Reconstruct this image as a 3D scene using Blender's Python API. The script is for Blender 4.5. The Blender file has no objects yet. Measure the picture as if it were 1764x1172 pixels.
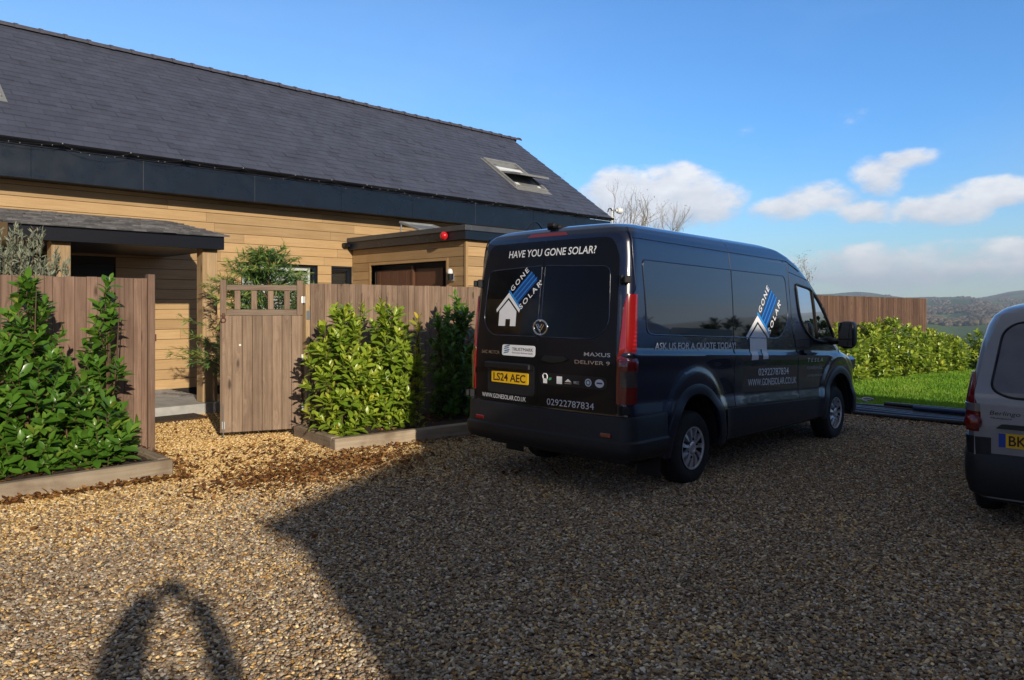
import bpy, bmesh, math, random
import numpy as np
from mathutils import Vector, Matrix
rad = math.radians
S = bpy.context.scene
C = S.collection
RT = 2 ** -.5

# ------------------------------------------------------------------ camera, sun, sky, exposure
cam = bpy.data.cameras.new('camera')
cam.sensor_width = 36
cam.lens = 1270 / 1764 * 36
cam.shift_y = -61 / 1764
cam.clip_start = .05
cam.clip_end = 20000
camo = bpy.data.objects.new('camera', cam)
camo.location = (0, 0, 1.7)
camo.rotation_euler = (rad(90), 0, rad(-45))
C.objects.link(camo)
S.camera = camo

SUN_EL = 18.0
SUN_AZ = (-.315, -.949)                     # horizontal direction towards the sun
sd = Vector((SUN_AZ[0] * math.cos(rad(SUN_EL)), SUN_AZ[1] * math.cos(rad(SUN_EL)), math.sin(rad(SUN_EL)))).normalized()
sl = bpy.data.lights.new('sun', 'SUN')
sl.energy = 5.0
sl.angle = rad(.8)
sl.color = (1.0, .90, .74)
suno = bpy.data.objects.new('sun', sl)
suno.rotation_euler = (-sd).to_track_quat('-Z', 'Y').to_euler()
C.objects.link(suno)

S.view_settings.view_transform = 'Standard'
S.view_settings.look = 'None'
S.view_settings.exposure = 0.0
S.view_settings.gamma = 1
S.render.engine = 'CYCLES'
S.cycles.use_denoising = True
S.cycles.max_bounces = 8
S.cycles.diffuse_bounces = 2
S.cycles.transparent_max_bounces = 12
S.cycles.volume_bounces = 1


class NT:
    """tiny helper to write node trees as expressions"""
    def __init__(s, tree): s.t = tree; s.n = tree.nodes; s.l = tree.links
    def new(s, typ, **kw):
        n = s.n.new(typ)
        for k, v in kw.items(): setattr(n, k, v)
        return n
    def link(s, a, b): s.l.new(a, b)
    def put(s, sock, v):
        if isinstance(v, bpy.types.NodeSocket): s.l.new(v, sock)
        elif v is not None: sock.default_value = v
    def m(s, op, a, b=None, c=None, clamp=False):
        n = s.n.new('ShaderNodeMath'); n.operation = op; n.use_clamp = clamp
        s.put(n.inputs[0], a)
        if b is not None: s.put(n.inputs[1], b)
        if c is not None: s.put(n.inputs[2], c)
        return n.outputs[0]
    def mix(s, f, a, b, typ='MIX'):
        n = s.n.new('ShaderNodeMix'); n.data_type = 'RGBA'; n.blend_type = typ; n.clamp_factor = True
        s.put(n.inputs[0], f)
        s.put(n.inputs[6], a if isinstance(a, bpy.types.NodeSocket) else (*a[:3], 1))
        s.put(n.inputs[7], b if isinstance(b, bpy.types.NodeSocket) else (*b[:3], 1))
        return n.outputs[2]
    def ramp(s, f, stops, interp='LINEAR'):
        n = s.n.new('ShaderNodeValToRGB'); r = n.color_ramp; r.interpolation = interp
        while len(r.elements) < len(stops): r.elements.new(.5)
        for e, (p, c) in zip(r.elements, stops):
            e.position = p; e.color = (*c[:3], 1) if len(c) < 4 else c
        s.put(n.inputs[0], f)
        return n.outputs[0]
    def smooth(s, v, a, b):
        n = s.n.new('ShaderNodeMapRange'); n.interpolation_type = 'SMOOTHSTEP'
        s.put(n.inputs[0], v); n.inputs[1].default_value = a; n.inputs[2].default_value = b
        return n.outputs[0]
    def noise(s, vec, scale=5, detail=4, rough=.5, dist=0):
        n = s.n.new('ShaderNodeTexNoise')
        if vec is not None: s.l.new(vec, n.inputs['Vector'])
        n.inputs['Scale'].default_value = scale; n.inputs['Detail'].default_value = detail
        n.inputs['Roughness'].default_value = rough; n.inputs['Distortion'].default_value = dist
        return n.outputs[0]
    def scalev(s, vec, sc, loc=(0, 0, 0)):
        n = s.n.new('ShaderNodeMapping'); n.inputs['Scale'].default_value = sc; n.inputs['Location'].default_value = loc
        s.l.new(vec, n.inputs['Vector']); return n.outputs[0]


# world: Nishita sky with cumulus clouds set by direction (azimuth east of view axis, elevation)
W = bpy.data.worlds.new('World')
S.world = W
W.use_nodes = True
t = NT(W.node_tree)
t.n.clear()
out = t.new('ShaderNodeOutputWorld')
bg = t.new('ShaderNodeBackground')
SKY_STRENGTH = .11
bg.inputs[1].default_value = SKY_STRENGTH
sky = t.new('ShaderNodeTexSky', sky_type='NISHITA')
sky.sun_disc = False
sky.sun_elevation = rad(SUN_EL)
sky.sun_rotation = math.atan2(SUN_AZ[0], SUN_AZ[1])
sky.air_density = 1.0
sky.dust_density = .12
sky.ozone_density = 2.2
tc = t.new('ShaderNodeTexCoord')
sep = t.new('ShaderNodeSeparateXYZ')
t.link(tc.outputs['Generated'], sep.inputs[0])
dx, dy, dz = sep.outputs
az = t.m('ARCTAN2', t.m('SUBTRACT', dx, dy), t.m('ADD', dx, dy))      # 0 = north-east, positive to the south
el = t.m('ARCSINE', dz)
# (azimuth deg, elevation deg, half width, half height, weight)
BLOBS = [(11.2, 7.9, 6.6, 2.7, 1.3), (8.2, 8.6, 2.8, 2.0, 1.1), (12.2, 8.8, 3.2, 2.3, 1.2), (14.5, 7.8, 3.6, 2.2, 1.1),
         (20.4, 6.9, 3.2, 1.1, 1.0), (22.8, 7.6, 3.2, 1.5, 1.1), (26.4, 8.8, 2.4, 1.7, .95), (28.0, 9.8, 2.6, .9, .85), (25.2, 6.6, 2.6, 1.0, .85), (30.2, 6.4, 3.6, 1.4, 1.05), (33.2, 7.2, 4.0, 1.2, 1.0),
         (17.9, 12.6, .9, .5, .22), (24.6, 12.3, 1.3, 1.0, .22), (18.6, 10.5, 1.4, .4, .16),
         (30.0, 2.5, 13.0, 2.0, .85), (25, 3.4, 4, 1.0, .7), (33, 3.6, 5, 1.0, .7), (48, 2.0, 6, 1.6, .7), (66, 13, 6, 1.6, .35), (78, 19, 6, 2.0, .35), (125, 14, 15, 4, .8), (95, 30, 10, 4, .5),
         (-80, 9, 18, 5, .8), (-130, 12, 20, 4, .8), (165, 10, 14, 3, .8), (15, 3.6, 5, .9, .6)]
Mx = None; vs = None; ws = None
for a0, e0, ra, re, w in BLOBS:
    u = t.m('MULTIPLY', t.m('SUBTRACT', az, rad(a0)), 1 / rad(ra))
    v = t.m('MULTIPLY', t.m('SUBTRACT', el, rad(e0)), 1 / rad(re))
    d = t.m('MULTIPLY', t.m('SUBTRACT', 1, t.m('ADD', t.m('MULTIPLY', u, u), t.m('MULTIPLY', v, v))), w)
    p = t.m('MAXIMUM', d, 0)
    pv = t.m('MULTIPLY', p, v)
    Mx = d if Mx is None else t.m('MAXIMUM', Mx, d)
    vs = pv if vs is None else t.m('ADD', vs, pv)
    ws = p if ws is None else t.m('ADD', ws, p)
lv = t.m('DIVIDE', vs, t.m('ADD', ws, .001))
gv = t.scalev(tc.outputs['Generated'], (1, 1, 1.9))
n1 = t.noise(gv, 12, 12, .66)
n2 = t.noise(t.scalev(gv, (1, 1, 1), (0, 0, .02)), 22, 6, .55)
n3 = t.noise(gv, 3.2, 5, .6)
dens = t.m('ADD', t.m('MAXIMUM', Mx, -1.2), t.m('MULTIPLY', t.m('SUBTRACT', n1, .5), 2.6))
dens = t.m('ADD', dens, t.m('MULTIPLY', t.m('SUBTRACT', n2, .5), .55))
mask = t.smooth(dens, .05, .85)
shade = t.m('ADD', t.m('MULTIPLY', lv, .38), t.m('MULTIPLY', t.m('SUBTRACT', n2, .5), 1.3))
shade = t.m('ADD', shade, t.m('ADD', t.m('MULTIPLY', dens, .30), .36), clamp=True)
ccol = t.ramp(shade, [(0, (5.4, 6.0, 7.2)), (.5, (7.5, 7.7, 8.3)), (1, (9.8, 9.8, 9.9))])
veil = t.m('MULTIPLY', t.smooth(n3, .45, .8), .10)
front = t.smooth(t.m('COSINE', az), -.35, .45)
east = t.smooth(az, rad(-38), rad(34))
gain = t.mix(front, (.24, .44, .92), t.mix(east, (1.10, 1.48, 1.85), (.62, 1.28, 1.95)))
low = t.smooth(el, rad(13), rad(1))
gain = t.mix(low, gain, t.mix(front, (.26, .46, .92), t.mix(t.smooth(az, rad(42), rad(58)), (.98, 1.32, 1.62), (.36, .74, 1.5))))
skyc = t.mix(1, sky.outputs[0], gain, 'MULTIPLY')
skyc = t.mix(veil, skyc, (6, 7, 8.5))
skyc = t.mix(t.m('MULTIPLY', t.smooth(el, rad(27), rad(46)), .85), skyc, (1.75, 1.85, 1.98))        # neutral fill light added to the unseen sky overhead
back = t.m('MULTIPLY', t.smooth(t.m('COSINE', az), .1, -.5), t.smooth(n3, .3, .6))
skyc = t.mix(t.m('MULTIPLY', back, .7), skyc, (1.3, 1.38, 1.48))                                  # and the same added fill behind the viewer
skyc = t.mix(t.m('MULTIPLY', mask, .93), skyc, ccol)
t.link(skyc, bg.inputs[0])
t.link(bg.outputs[0], out.inputs[0])


# ------------------------------------------------------------------ objects, labels, mesh builders
def link(o, parent=None):
    C.objects.link(o)
    if parent is not None: o.parent = parent
    return o


def tag(o, label=None, cat=None, group=None, kind=None):
    if label: o['label'] = label
    if cat: o['category'] = cat
    if group: o['group'] = group
    if kind: o['kind'] = kind
    return o


def thing(name, loc, label, cat, group=None, rot=(0, 0, 0)):
    o = bpy.data.objects.new(name, None)
    o.empty_display_size = .2
    o.location = loc
    o.rotation_euler = rot
    C.objects.link(o)
    return tag(o, label, cat, group)


def copy_tree(o, parent=None):
    c = o.copy()
    C.objects.link(c)
    c.parent = parent
    for ch in list(o.children): copy_tree(ch, c)
    return c


def off(parent):
    """world position of an unrotated parent chain"""
    v = Vector((0, 0, 0))
    while parent is not None:
        v += parent.location; parent = parent.parent
    return v


def finish(me, mats, smooth=None):
    for m in (mats if isinstance(mats, (list, tuple)) else [mats]): me.materials.append(m)
    if smooth is not None:
        me.polygons.foreach_set('use_smooth', [True] * len(me.polygons))
        if smooth < 180: me.set_sharp_from_angle(angle=rad(smooth))
    return me


class MB:
    def __init__(s): s.v = []; s.f = []; s.r = []; s.mi = []; s.rnd = .5; s.mat = 0
    def add(s, vs, fs):
        o = len(s.v)
        s.v += [tuple(map(float, q)) for q in vs]
        for f in fs:
            s.f.append([i + o for i in f]); s.r.append(s.rnd); s.mi.append(s.mat)
        return s
    def box(s, a, b, rot=0, piv=None, M=None):
        (x0, y0, z0), (x1, y1, z1) = a, b
        vs = [Vector(p) for p in ((x0, y0, z0), (x1, y0, z0), (x1, y1, z0), (x0, y1, z0), (x0, y0, z1), (x1, y0, z1), (x1, y1, z1), (x0, y1, z1))]
        if rot:
            p = Vector(piv or ((x0 + x1) / 2, (y0 + y1) / 2, 0)); R = Matrix.Rotation(rot, 3, 'Z')
            vs = [R @ (q - p) + p for q in vs]
        if M is not None: vs = [M @ q for q in vs]
        return s.add(vs, [(0, 3, 2, 1), (4, 5, 6, 7), (0, 1, 5, 4), (1, 2, 6, 5), (2, 3, 7, 6), (3, 0, 4, 7)])
    def bbox(s, a, b, c=.006, M=None):
        """box with chamfered edges"""
        bm = bmesh.new()
        bmesh.ops.create_cube(bm, size=1)
        ctr = [(p + q) / 2 for p, q in zip(a, b)]; sz = [abs(q - p) for p, q in zip(a, b)]
        for v in bm.verts: v.co = Vector([v.co[i] * sz[i] + ctr[i] for i in range(3)])
        c = min(c, min(sz) * .45)
        bmesh.ops.bevel(bm, geom=bm.edges[:], offset=c, segments=1, affect='EDGES', profile=.5)
        return s.bm(bm, M)
    def bm(s, bm, M=None):
        bm.verts.index_update()
        vs = [M @ v.co if M is not None else v.co for v in bm.verts]
        fs = [[v.index for v in f.verts] for f in bm.faces]
        bm.free()
        return s.add(vs, fs)
    def quad(s, *p): return s.add(p, [tuple(range(len(p)))])
    def tube(s, pts, r, n=8, cap=True):
        pts = [Vector(p) for p in pts]
        rs = r if isinstance(r, (list, tuple)) else [r] * len(pts)
        vs = []; fs = []
        prev = None
        for i, p in enumerate(pts):
            d = (pts[min(i + 1, len(pts) - 1)] - pts[max(i - 1, 0)]).normalized()
            if prev is None:
                a = d.orthogonal().normalized()
            else:
                a = (prev - d * prev.dot(d))
                a = a.normalized() if a.length > 1e-6 else d.orthogonal().normalized()
            prev = a
            b = d.cross(a)
            for k in range(n):
                w = 2 * math.pi * k / n
                vs.append(p + (a * math.cos(w) + b * math.sin(w)) * rs[i])
        for i in range(len(pts) - 1):
            for k in range(n):
                fs.append((i * n + k, i * n + (k + 1) % n, (i + 1) * n + (k + 1) % n, (i + 1) * n + k))
        if cap:
            fs.append(tuple(range(n - 1, -1, -1))); fs.append(tuple((len(pts) - 1) * n + k for k in range(n)))
        return s.add(vs, fs)
    def lathe(s, prof, n=32, M=None, closed=False):
        """profile of (radius, height) turned about Z, then placed by M"""
        vs = []; fs = []
        for r, z in prof:
            for k in range(n):
                w = 2 * math.pi * k / n
                vs.append(Vector((r * math.cos(w), r * math.sin(w), z)))
        L = len(prof)
        for i in range(L - 1 if not closed else L):
            j = (i + 1) % L
            for k in range(n):
                fs.append((i * n + k, i * n + (k + 1) % n, j * n + (k + 1) % n, j * n + k))
        if M is not None: vs = [M @ q for q in vs]
        return s.add(vs, fs)
    def prism(s, poly, z0, z1, M=None):
        """closed polygon in XY drawn up from z0 to z1"""
        n = len(poly)
        vs = [Vector((x, y, z0)) for x, y in poly] + [Vector((x, y, z1)) for x, y in poly]
        if M is not None: vs = [M @ q for q in vs]
        return s.add(vs, [tuple(range(n - 1, -1, -1)), tuple(range(n, 2 * n))] + [(i, (i + 1) % n, n + (i + 1) % n, n + i) for i in range(n)])
    def build(s, name, mats, parent=None, smooth=None, world=False, label=None, merge=0):
        me = bpy.data.meshes.new(name)
        o3 = off(parent) if (world and parent is not None) else Vector((0, 0, 0))
        me.from_pydata([(x - o3.x, y - o3.y, z - o3.z) for x, y, z in s.v], [], s.f)
        a = me.attributes.new('rnd', 'FLOAT', 'FACE')
        a.data.foreach_set('value', s.r)
        me.polygons.foreach_set('material_index', s.mi)
        if merge:
            bm = bmesh.new(); bm.from_mesh(me)
            bmesh.ops.remove_doubles(bm, verts=bm.verts, dist=merge)
            bmesh.ops.recalc_face_normals(bm, faces=bm.faces)
            bm.to_mesh(me); bm.free()
        finish(me, mats, smooth)
        o = link(bpy.data.objects.new(name, me), parent)
        if label: o['label'] = label
        return o


def mesh_np(name, V, F, mats, parent=None, rnd=None, smooth=False, world=False):
    """V (n,3), F (m,k) arrays"""
    V = np.asarray(V, np.float32); F = np.asarray(F, np.int32)
    if world and parent is not None: V = V - np.array(off(parent), np.float32)
    me = bpy.data.meshes.new(name)
    m, k = F.shape
    me.vertices.add(len(V)); me.vertices.foreach_set('co', V.ravel())
    me.loops.add(m * k); me.loops.foreach_set('vertex_index', F.ravel())
    me.polygons.add(m)
    me.polygons.foreach_set('loop_start', np.arange(0, m * k, k, dtype=np.int32))
    if rnd is not None:
        a = me.attributes.new('rnd', 'FLOAT', 'FACE'); a.data.foreach_set('value', np.asarray(rnd, np.float32))
    me.update(calc_edges=True)
    me.validate()
    finish(me, mats, 180 if smooth else None)
    return link(bpy.data.objects.new(name, me), parent)


# ------------------------------------------------------------------ materials
def mat(name, col, rough=.5, metal=0., spec=.5, coat=0., var=0., vscale=8., bump=0., bscale=60., attr=0., alpha=None, emit=None):
    m = bpy.data.materials.new(name)
    m.use_nodes = True
    t = NT(m.node_tree)
    b = t.n['Principled BSDF']
    c = (*col, 1)
    tc = t.new('ShaderNodeTexCoord').outputs['Object']
    cs = None
    if var:
        n = t.noise(tc, vscale, 6, .6)
        cs = t.mix(t.smooth(n, .3, .7), [q * (1 - var) for q in col], [min(1, q * (1 + var)) for q in col])
    if attr:
        a = t.new('ShaderNodeAttribute', attribute_name='rnd').outputs['Fac']
        f = t.m('ADD', t.m('MULTIPLY', t.m('SUBTRACT', a, .5), 2 * attr), 1)
        n = t.new('ShaderNodeVectorMath', operation='SCALE')
        t.put(n.inputs[0], cs if cs is not None else col)
        t.put(n.inputs['Scale'], f)
        cs = n.outputs[0]
    t.put(b.inputs['Base Color'], cs if cs is not None else c)
    if var:
        t.put(b.inputs['Roughness'], t.m('ADD', t.m('MULTIPLY', t.noise(tc, vscale * 2.3, 4), .25), rough - .12))
    else:
        b.inputs['Roughness'].default_value = rough
    b.inputs['Metallic'].default_value = metal
    b.inputs['Specular IOR Level'].default_value = spec
    b.inputs['Coat Weight'].default_value = coat
    b.inputs['Coat Roughness'].default_value = .03
    if bump:
        bn = t.new('ShaderNodeBump'); bn.inputs['Strength'].default_value = bump; bn.inputs['Distance'].default_value = .01
        t.link(t.noise(tc, bscale, 5, .6), bn.inputs['Height'])
        t.link(bn.outputs[0], b.inputs['Normal'])
    if emit:
        b.inputs['Emission Color'].default_value = (*emit[:3], 1); b.inputs['Emission Strength'].default_value = emit[3]
    return m


def wood(name, c_dark, c_light, axis='Z', vary=.3, rough=.75, knots=True, gscale=1., stain=None):
    m = bpy.data.materials.new(name)
    m.use_nodes = True
    t = NT(m.node_tree)
    b = t.n['Principled BSDF']
    tc = t.new('ShaderNodeTexCoord').outputs['Object']
    a = t.new('ShaderNodeAttribute', attribute_name='rnd').outputs['Fac']
    # every board gets its own piece of grain
    cv = t.new('ShaderNodeCombineXYZ')
    for i in range(3): t.link(t.m('MULTIPLY', a, 17. + 9 * i), cv.inputs[i])
    ad = t.new('ShaderNodeVectorMath', operation='ADD')
    t.link(tc, ad.inputs[0]); t.link(cv.outputs[0], ad.inputs[1])
    sc = {'X': (1.6, 34, 34), 'Y': (34, 1.6, 34), 'Z': (34, 34, 1.6)}[axis]
    if knots:                                              # grain bends round the knots
        kx = {'X': (2.2, 7, 7), 'Y': (7, 2.2, 7), 'Z': (7, 7, 2.2)}[axis]
        vo = t.new('ShaderNodeTexVoronoi'); vo.inputs['Scale'].default_value = 1
        t.link(t.scalev(ad.outputs[0], kx), vo.inputs['Vector'])
        bend = t.m('MULTIPLY', t.smooth(vo.outputs['Distance'], .42, .0), .055)
        ad2 = t.new('ShaderNodeVectorMath', operation='ADD'); t.link(ad.outputs[0], ad2.inputs[0])
        cb = t.new('ShaderNodeCombineXYZ')
        for i in range(3): t.link(bend, cb.inputs[i])
        t.link(cb.outputs[0], ad2.inputs[1]); gvec = ad2.outputs[0]
    else: gvec = ad.outputs[0]
    g = t.noise(t.scalev(gvec, [q * gscale for q in sc]), 1., 7, .62, .6)
    br = t.noise(ad.outputs[0], 1.7, 4, .6)
    f = t.m('ADD', t.m('MULTIPLY', t.smooth(g, .3, .72), .7), t.m('MULTIPLY', t.smooth(br, .3, .7), .3))
    col = t.mix(f, c_dark, c_light)
    f2 = t.m('ADD', t.m('MULTIPLY', t.m('SUBTRACT', a, .5), 2 * vary), 1)
    sv = t.new('ShaderNodeVectorMath', operation='SCALE')
    t.link(col, sv.inputs[0]); t.link(f2, sv.inputs['Scale'])
    col = sv.outputs[0]
    hgt = g
    if knots:
        kx = {'X': (2.2, 7, 7), 'Y': (7, 2.2, 7), 'Z': (7, 7, 2.2)}[axis]
        vo = t.new('ShaderNodeTexVoronoi'); vo.inputs['Scale'].default_value = 1
        t.link(t.scalev(ad.outputs[0], kx), vo.inputs['Vector'])
        k = t.smooth(vo.outputs['Distance'], .22, .05)
        sc2 = t.new('ShaderNodeSeparateColor'); t.link(vo.outputs['Color'], sc2.inputs[0])
        k2 = t.m('MULTIPLY', k, t.m('GREATER_THAN', sc2.outputs[0], .45))
        col = t.mix(t.m('MULTIPLY', k2, .85), col, [q * .34 for q in c_dark])
    if stain:
        col = t.mix(t.m('MULTIPLY', t.smooth(t.noise(tc, 2.3, 5, .65), .45, .75), .6), col, stain)
    t.link(col, b.inputs['Base Color'])
    b.inputs['Roughness'].default_value = rough
    b.inputs['Specular IOR Level'].default_value = .3
    bn = t.new('ShaderNodeBump'); bn.inputs['Strength'].default_value = .45; bn.inputs['Distance'].default_value = .004
    t.link(hgt, bn.inputs['Height']); t.link(bn.outputs[0], b.inputs['Normal'])
    return m


def leafmat(name, cols, rough=.3, spec=.5, trans=.25):
    m = bpy.data.materials.new(name)
    m.use_nodes = True
    t = NT(m.node_tree)
    b = t.n['Principled BSDF']
    a = t.new('ShaderNodeAttribute', attribute_name='rnd').outputs['Fac']
    n = len(cols)
    col = t.ramp(a, [(i / (n - 1), c) for i, c in enumerate(cols)])
    t.link(col, b.inputs['Base Color'])
    b.inputs['Roughness'].default_value = rough
    b.inputs['Specular IOR Level'].default_value = spec
    tr = t.new('ShaderNodeBsdfTranslucent')
    t.link(t.mix(1, col, (.9, 1, .35), 'MULTIPLY'), tr.inputs[0])
    mx = t.new('ShaderNodeMixShader'); mx.inputs[0].default_value = trans
    t.link(b.outputs[0], mx.inputs[1]); t.link(tr.outputs[0], mx.inputs[2])
    t.link(mx.outputs[0], t.n['Material Output'].inputs[0])
    return m


def glass_clear(name, tint=(.5, .62, .6), rough=.0, mixf=.0):
    m = bpy.data.materials.new(name)
    m.use_nodes = True
    t = NT(m.node_tree); t.n.remove(t.n['Principled BSDF'])
    tr = t.new('ShaderNodeBsdfTransparent'); tr.inputs[0].default_value = (*tint, 1)
    gl = t.new('ShaderNodeBsdfGlossy'); gl.inputs[1].default_value = rough
    fr = t.new('ShaderNodeFresnel'); fr.inputs[0].default_value = 1.5
    mx = t.new('ShaderNodeMixShader')
    t.link(t.m('ADD', fr.outputs[0], mixf), mx.inputs[0]); t.link(tr.outputs[0], mx.inputs[1]); t.link(gl.outputs[0], mx.inputs[2])
    t.link(mx.outputs[0], t.n['Material Output'].inputs[0])
    return m


M = {}
M['paint'] = mat('navy_paint', (.0025, .006, .024), .25, 0, .5, 1.0)
M['paint_black'] = mat('black_gloss_vinyl', (.004, .004, .006), .35, 0, .22, .12)
M['rear_tint'] = mat('black_rear_glass', (.003, .003, .004), .12, 0, .2, .10)
M['plastic'] = mat('dark_bumper_plastic', (.007, .008, .011), .55, var=.15, vscale=20)
M['navy_plastic'] = mat('navy_satin_plastic', (.010, .013, .028), .38, var=.1, vscale=15)
M['rubber'] = mat('tyre_rubber', (.010, .010, .011), .8, bump=.3, bscale=90, var=.2, vscale=12)
M['black'] = mat('matt_black', (.006, .006, .007), .7)
M['gasket'] = mat('black_gasket', (.004, .004, .005), .45)
M['tint'] = mat('privacy_glass', (.004, .005, .008), .03, 0, .6, 1.0)
M['chrome'] = mat('chrome', (.75, .76, .78), .12, 1)
M['silver_trim'] = mat('silver_wheel_trim', (.62, .63, .66), .32, .6, var=.08, vscale=9)
M['badge'] = mat('dull_chrome_letters', (.55, .55, .57), .22, 1)
M['white_vinyl'] = mat('white_vinyl', (.80, .80, .82), .4)
M['light_blue'] = mat('blue_vinyl', (.02, .26, .72), .35)
M['mid_blue'] = mat('dark_blue_vinyl', (.006, .05, .24), .35)
M['yellow'] = mat('yellow_plate', (.85, .50, .015), .35)
M['plate_ink'] = mat('plate_letters', (.05, .012, .01), .5)
M['red_lamp'] = mat('red_lamp_lens', (.21, .006, .006), .12, 0, .6, 1.0)
M['amber'] = mat('amber_lens', (.45, .10, .02), .15, 0, .6, 1.0)
M['clear_lens'] = mat('clear_lens', (.16, .15, .15), .1, 0, .6, 1.0)
M['dark_lamp'] = mat('dark_red_lens', (.17, .007, .007), .15, 0, .6, 1.0)
M['cabglass'] = glass_clear('cab_glass', (.62, .74, .72))
M['houseglass'] = glass_clear('window_glass', (.93, .95, .94))
M['grey_bulb'] = mat('clear_bulbs', (.30, .30, .29), .3)
M['grey_vinyl'] = mat('grey_vinyl', (.42, .42, .44), .45)
M['smoke_lens'] = mat('smoked_lens', (.06, .05, .05), .1, 0, .6, 1.0)
M['red_glow'] = mat('bright_red_lens', (.32, .012, .011), .2, 0, .6, 1.0)
M['dusty_glass'] = mat('dusty_rear_glass', (.13, .13, .15), .22, 0, .5, .4, var=.2, vscale=3)
M['seat'] = mat('seat_fabric', (.02, .02, .022), .85, bump=.2)
M['silver_paint'] = mat('silver_grey_paint', (.28, .28, .30), .38, .3, .5, .8, var=.05, vscale=3)
M['blue_band'] = mat('blue_plate_band', (.01, .05, .35), .4)

M['slate'] = mat('blue_grey_slate', (.066, .072, .102), .48, 0, .5, var=.10, vscale=2.0, attr=.10, bump=.15, bscale=45)
M['ridge'] = mat('blue_black_ridge_tile', (.075, .07, .085), .55, var=.2, vscale=6, attr=.2)
M['fascia'] = mat('anthracite_fascia', (.0055, .011, .020), .30, 0, .5, .0, var=.2, vscale=2)
M['gutter'] = mat('black_gutter', (.006, .006, .008), .3)
M['soffit'] = mat('dark_soffit', (.02, .018, .016), .7)
M['cladding'] = wood('golden_composite_cladding', (.40, .248, .112), (.50, .335, .168), 'X', .17, .6, False)
M['cladding_y'] = wood('golden_composite_cladding_return', (.36, .218, .095), (.44, .285, .138), 'Y', .17, .6, False)  # darker copy of the cladding, dimmed for the side the sun only grazes
M['brown_door'] = wood('brown_painted_door', (.10, .042, .022), (.13, .058, .032), 'Z', .08, .5, False)
M['grey_trim'] = mat('grey_aluminium_trim', (.10, .105, .11), .4, .5, var=.12, vscale=5)
M['skylight'] = mat('grey_skylight_frame', (.30, .30, .29), .45, .3, var=.1, vscale=8)
M['white_paint'] = mat('white_paint', (.78, .78, .76), .45)
M['pane'] = mat('dark_window_pane', (.01, .012, .014), .04, 0, .6, .5)
M['darkdoor'] = mat('charcoal_front_door', (.01, .011, .013), .4)
M['oak'] = wood('pale_oak_post', (.30, .19, .09), (.50, .35, .20), 'Z', .15, .75, True)
M['shingle'] = mat('grey_porch_slate', (.11, .105, .105), .75, 0, .4, var=.25, vscale=12, attr=.35, bump=.5, bscale=50)
M['concrete'] = mat('pale_concrete', (.40, .39, .37), .85, var=.14, vscale=5, bump=.3, bscale=80)
M['fence'] = wood('weathered_fence_boards', (.142, .090, .060), (.315, .214, .146), 'Z', .22, .8)
M['fence_left'] = wood('red_brown_fence_boards', (.128, .076, .052), (.268, .170, .120), 'Z', .22, .8)
M['fence_far'] = wood('red_brown_far_fence', (.075, .040, .026), (.185, .105, .066), 'Z', .32, .8)
M['gate'] = wood('weathered_gate_boards', (.17, .112, .077), (.315, .222, .152), 'Z', .20, .8)
M['gate_x'] = wood('weathered_gate_rails', (.15, .105, .075), (.28, .205, .15), 'X', .15, .8)
M['sleeper'] = wood('grey_oak_sleeper', (.22, .16, .10), (.42, .34, .25), 'X', .15, .85, False, .5, (.12, .08, .05))
M['sleeper_y'] = wood('grey_oak_sleeper_end', (.22, .16, .10), (.42, .34, .25), 'Y', .15, .85, False, .5, (.12, .08, .05))
M['soil'] = mat('dark_bark_soil', (.055, .032, .02), .9, var=.5, vscale=30, bump=1, bscale=50)
M['steel'] = mat('galvanised_steel', (.45, .45, .44), .4, .8)
M['rust'] = mat('rusty_latch', (.12, .05, .03), .7, .3)
M['coir'] = mat('brown_coir_mat', (.06, .036, .02), .95, var=.3, vscale=60, bump=1, bscale=200)
M['red_siren'] = mat('red_alarm_plastic', (.62, .012, .015), .2, 0, .5, .5)
M['pipe_black'] = mat('black_polythene', (.012, .013, .016), .3)
M['pipe_blue'] = mat('blue_wrap', (.018, .045, .11), .3)
M['pipe_navy'] = mat('navy_pipe', (.010, .016, .035), .3)
M['pipe_white'] = mat('off_white_cord', (.45, .46, .45), .6)
M['bark'] = mat('grey_bark', (.12, .10, .08), .9, var=.3, vscale=20, bump=.6)
M['bark_pale'] = mat('pale_bark', (.20, .17, .13), .9, var=.3, vscale=6)
M['stem'] = mat('brown_stem', (.10, .06, .03), .8, var=.3, vscale=30)
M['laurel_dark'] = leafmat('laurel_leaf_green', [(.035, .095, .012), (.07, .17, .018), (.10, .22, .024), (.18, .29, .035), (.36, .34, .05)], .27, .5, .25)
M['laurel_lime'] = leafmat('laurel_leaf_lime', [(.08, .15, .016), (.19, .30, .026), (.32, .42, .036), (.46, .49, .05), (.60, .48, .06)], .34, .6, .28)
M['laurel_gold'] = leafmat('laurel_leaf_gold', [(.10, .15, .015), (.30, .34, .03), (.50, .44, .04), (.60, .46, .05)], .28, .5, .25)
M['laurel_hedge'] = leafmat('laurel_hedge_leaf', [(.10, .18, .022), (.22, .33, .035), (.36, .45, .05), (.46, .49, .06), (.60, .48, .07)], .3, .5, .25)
M['conifer'] = leafmat('conifer_sprays', [(.035, .10, .035), (.08, .18, .05), (.19, .29, .065), (.40, .40, .09)], .55, .3, .2)
M['olive'] = leafmat('grey_green_leaves', [(.09, .11, .07), (.16, .18, .12), (.24, .26, .18), (.30, .29, .20)], .5, .4, .15)
M['dead_leaf'] = leafmat('fallen_leaves', [(.06, .025, .012), (.15, .055, .018), (.26, .11, .03), (.36, .19, .06)], .65, .3, .15)
M['tree_leaf'] = leafmat('sparse_tree_leaves', [(.10, .09, .04), (.22, .19, .06), (.34, .28, .10)], .6, .3, .2)
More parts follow.
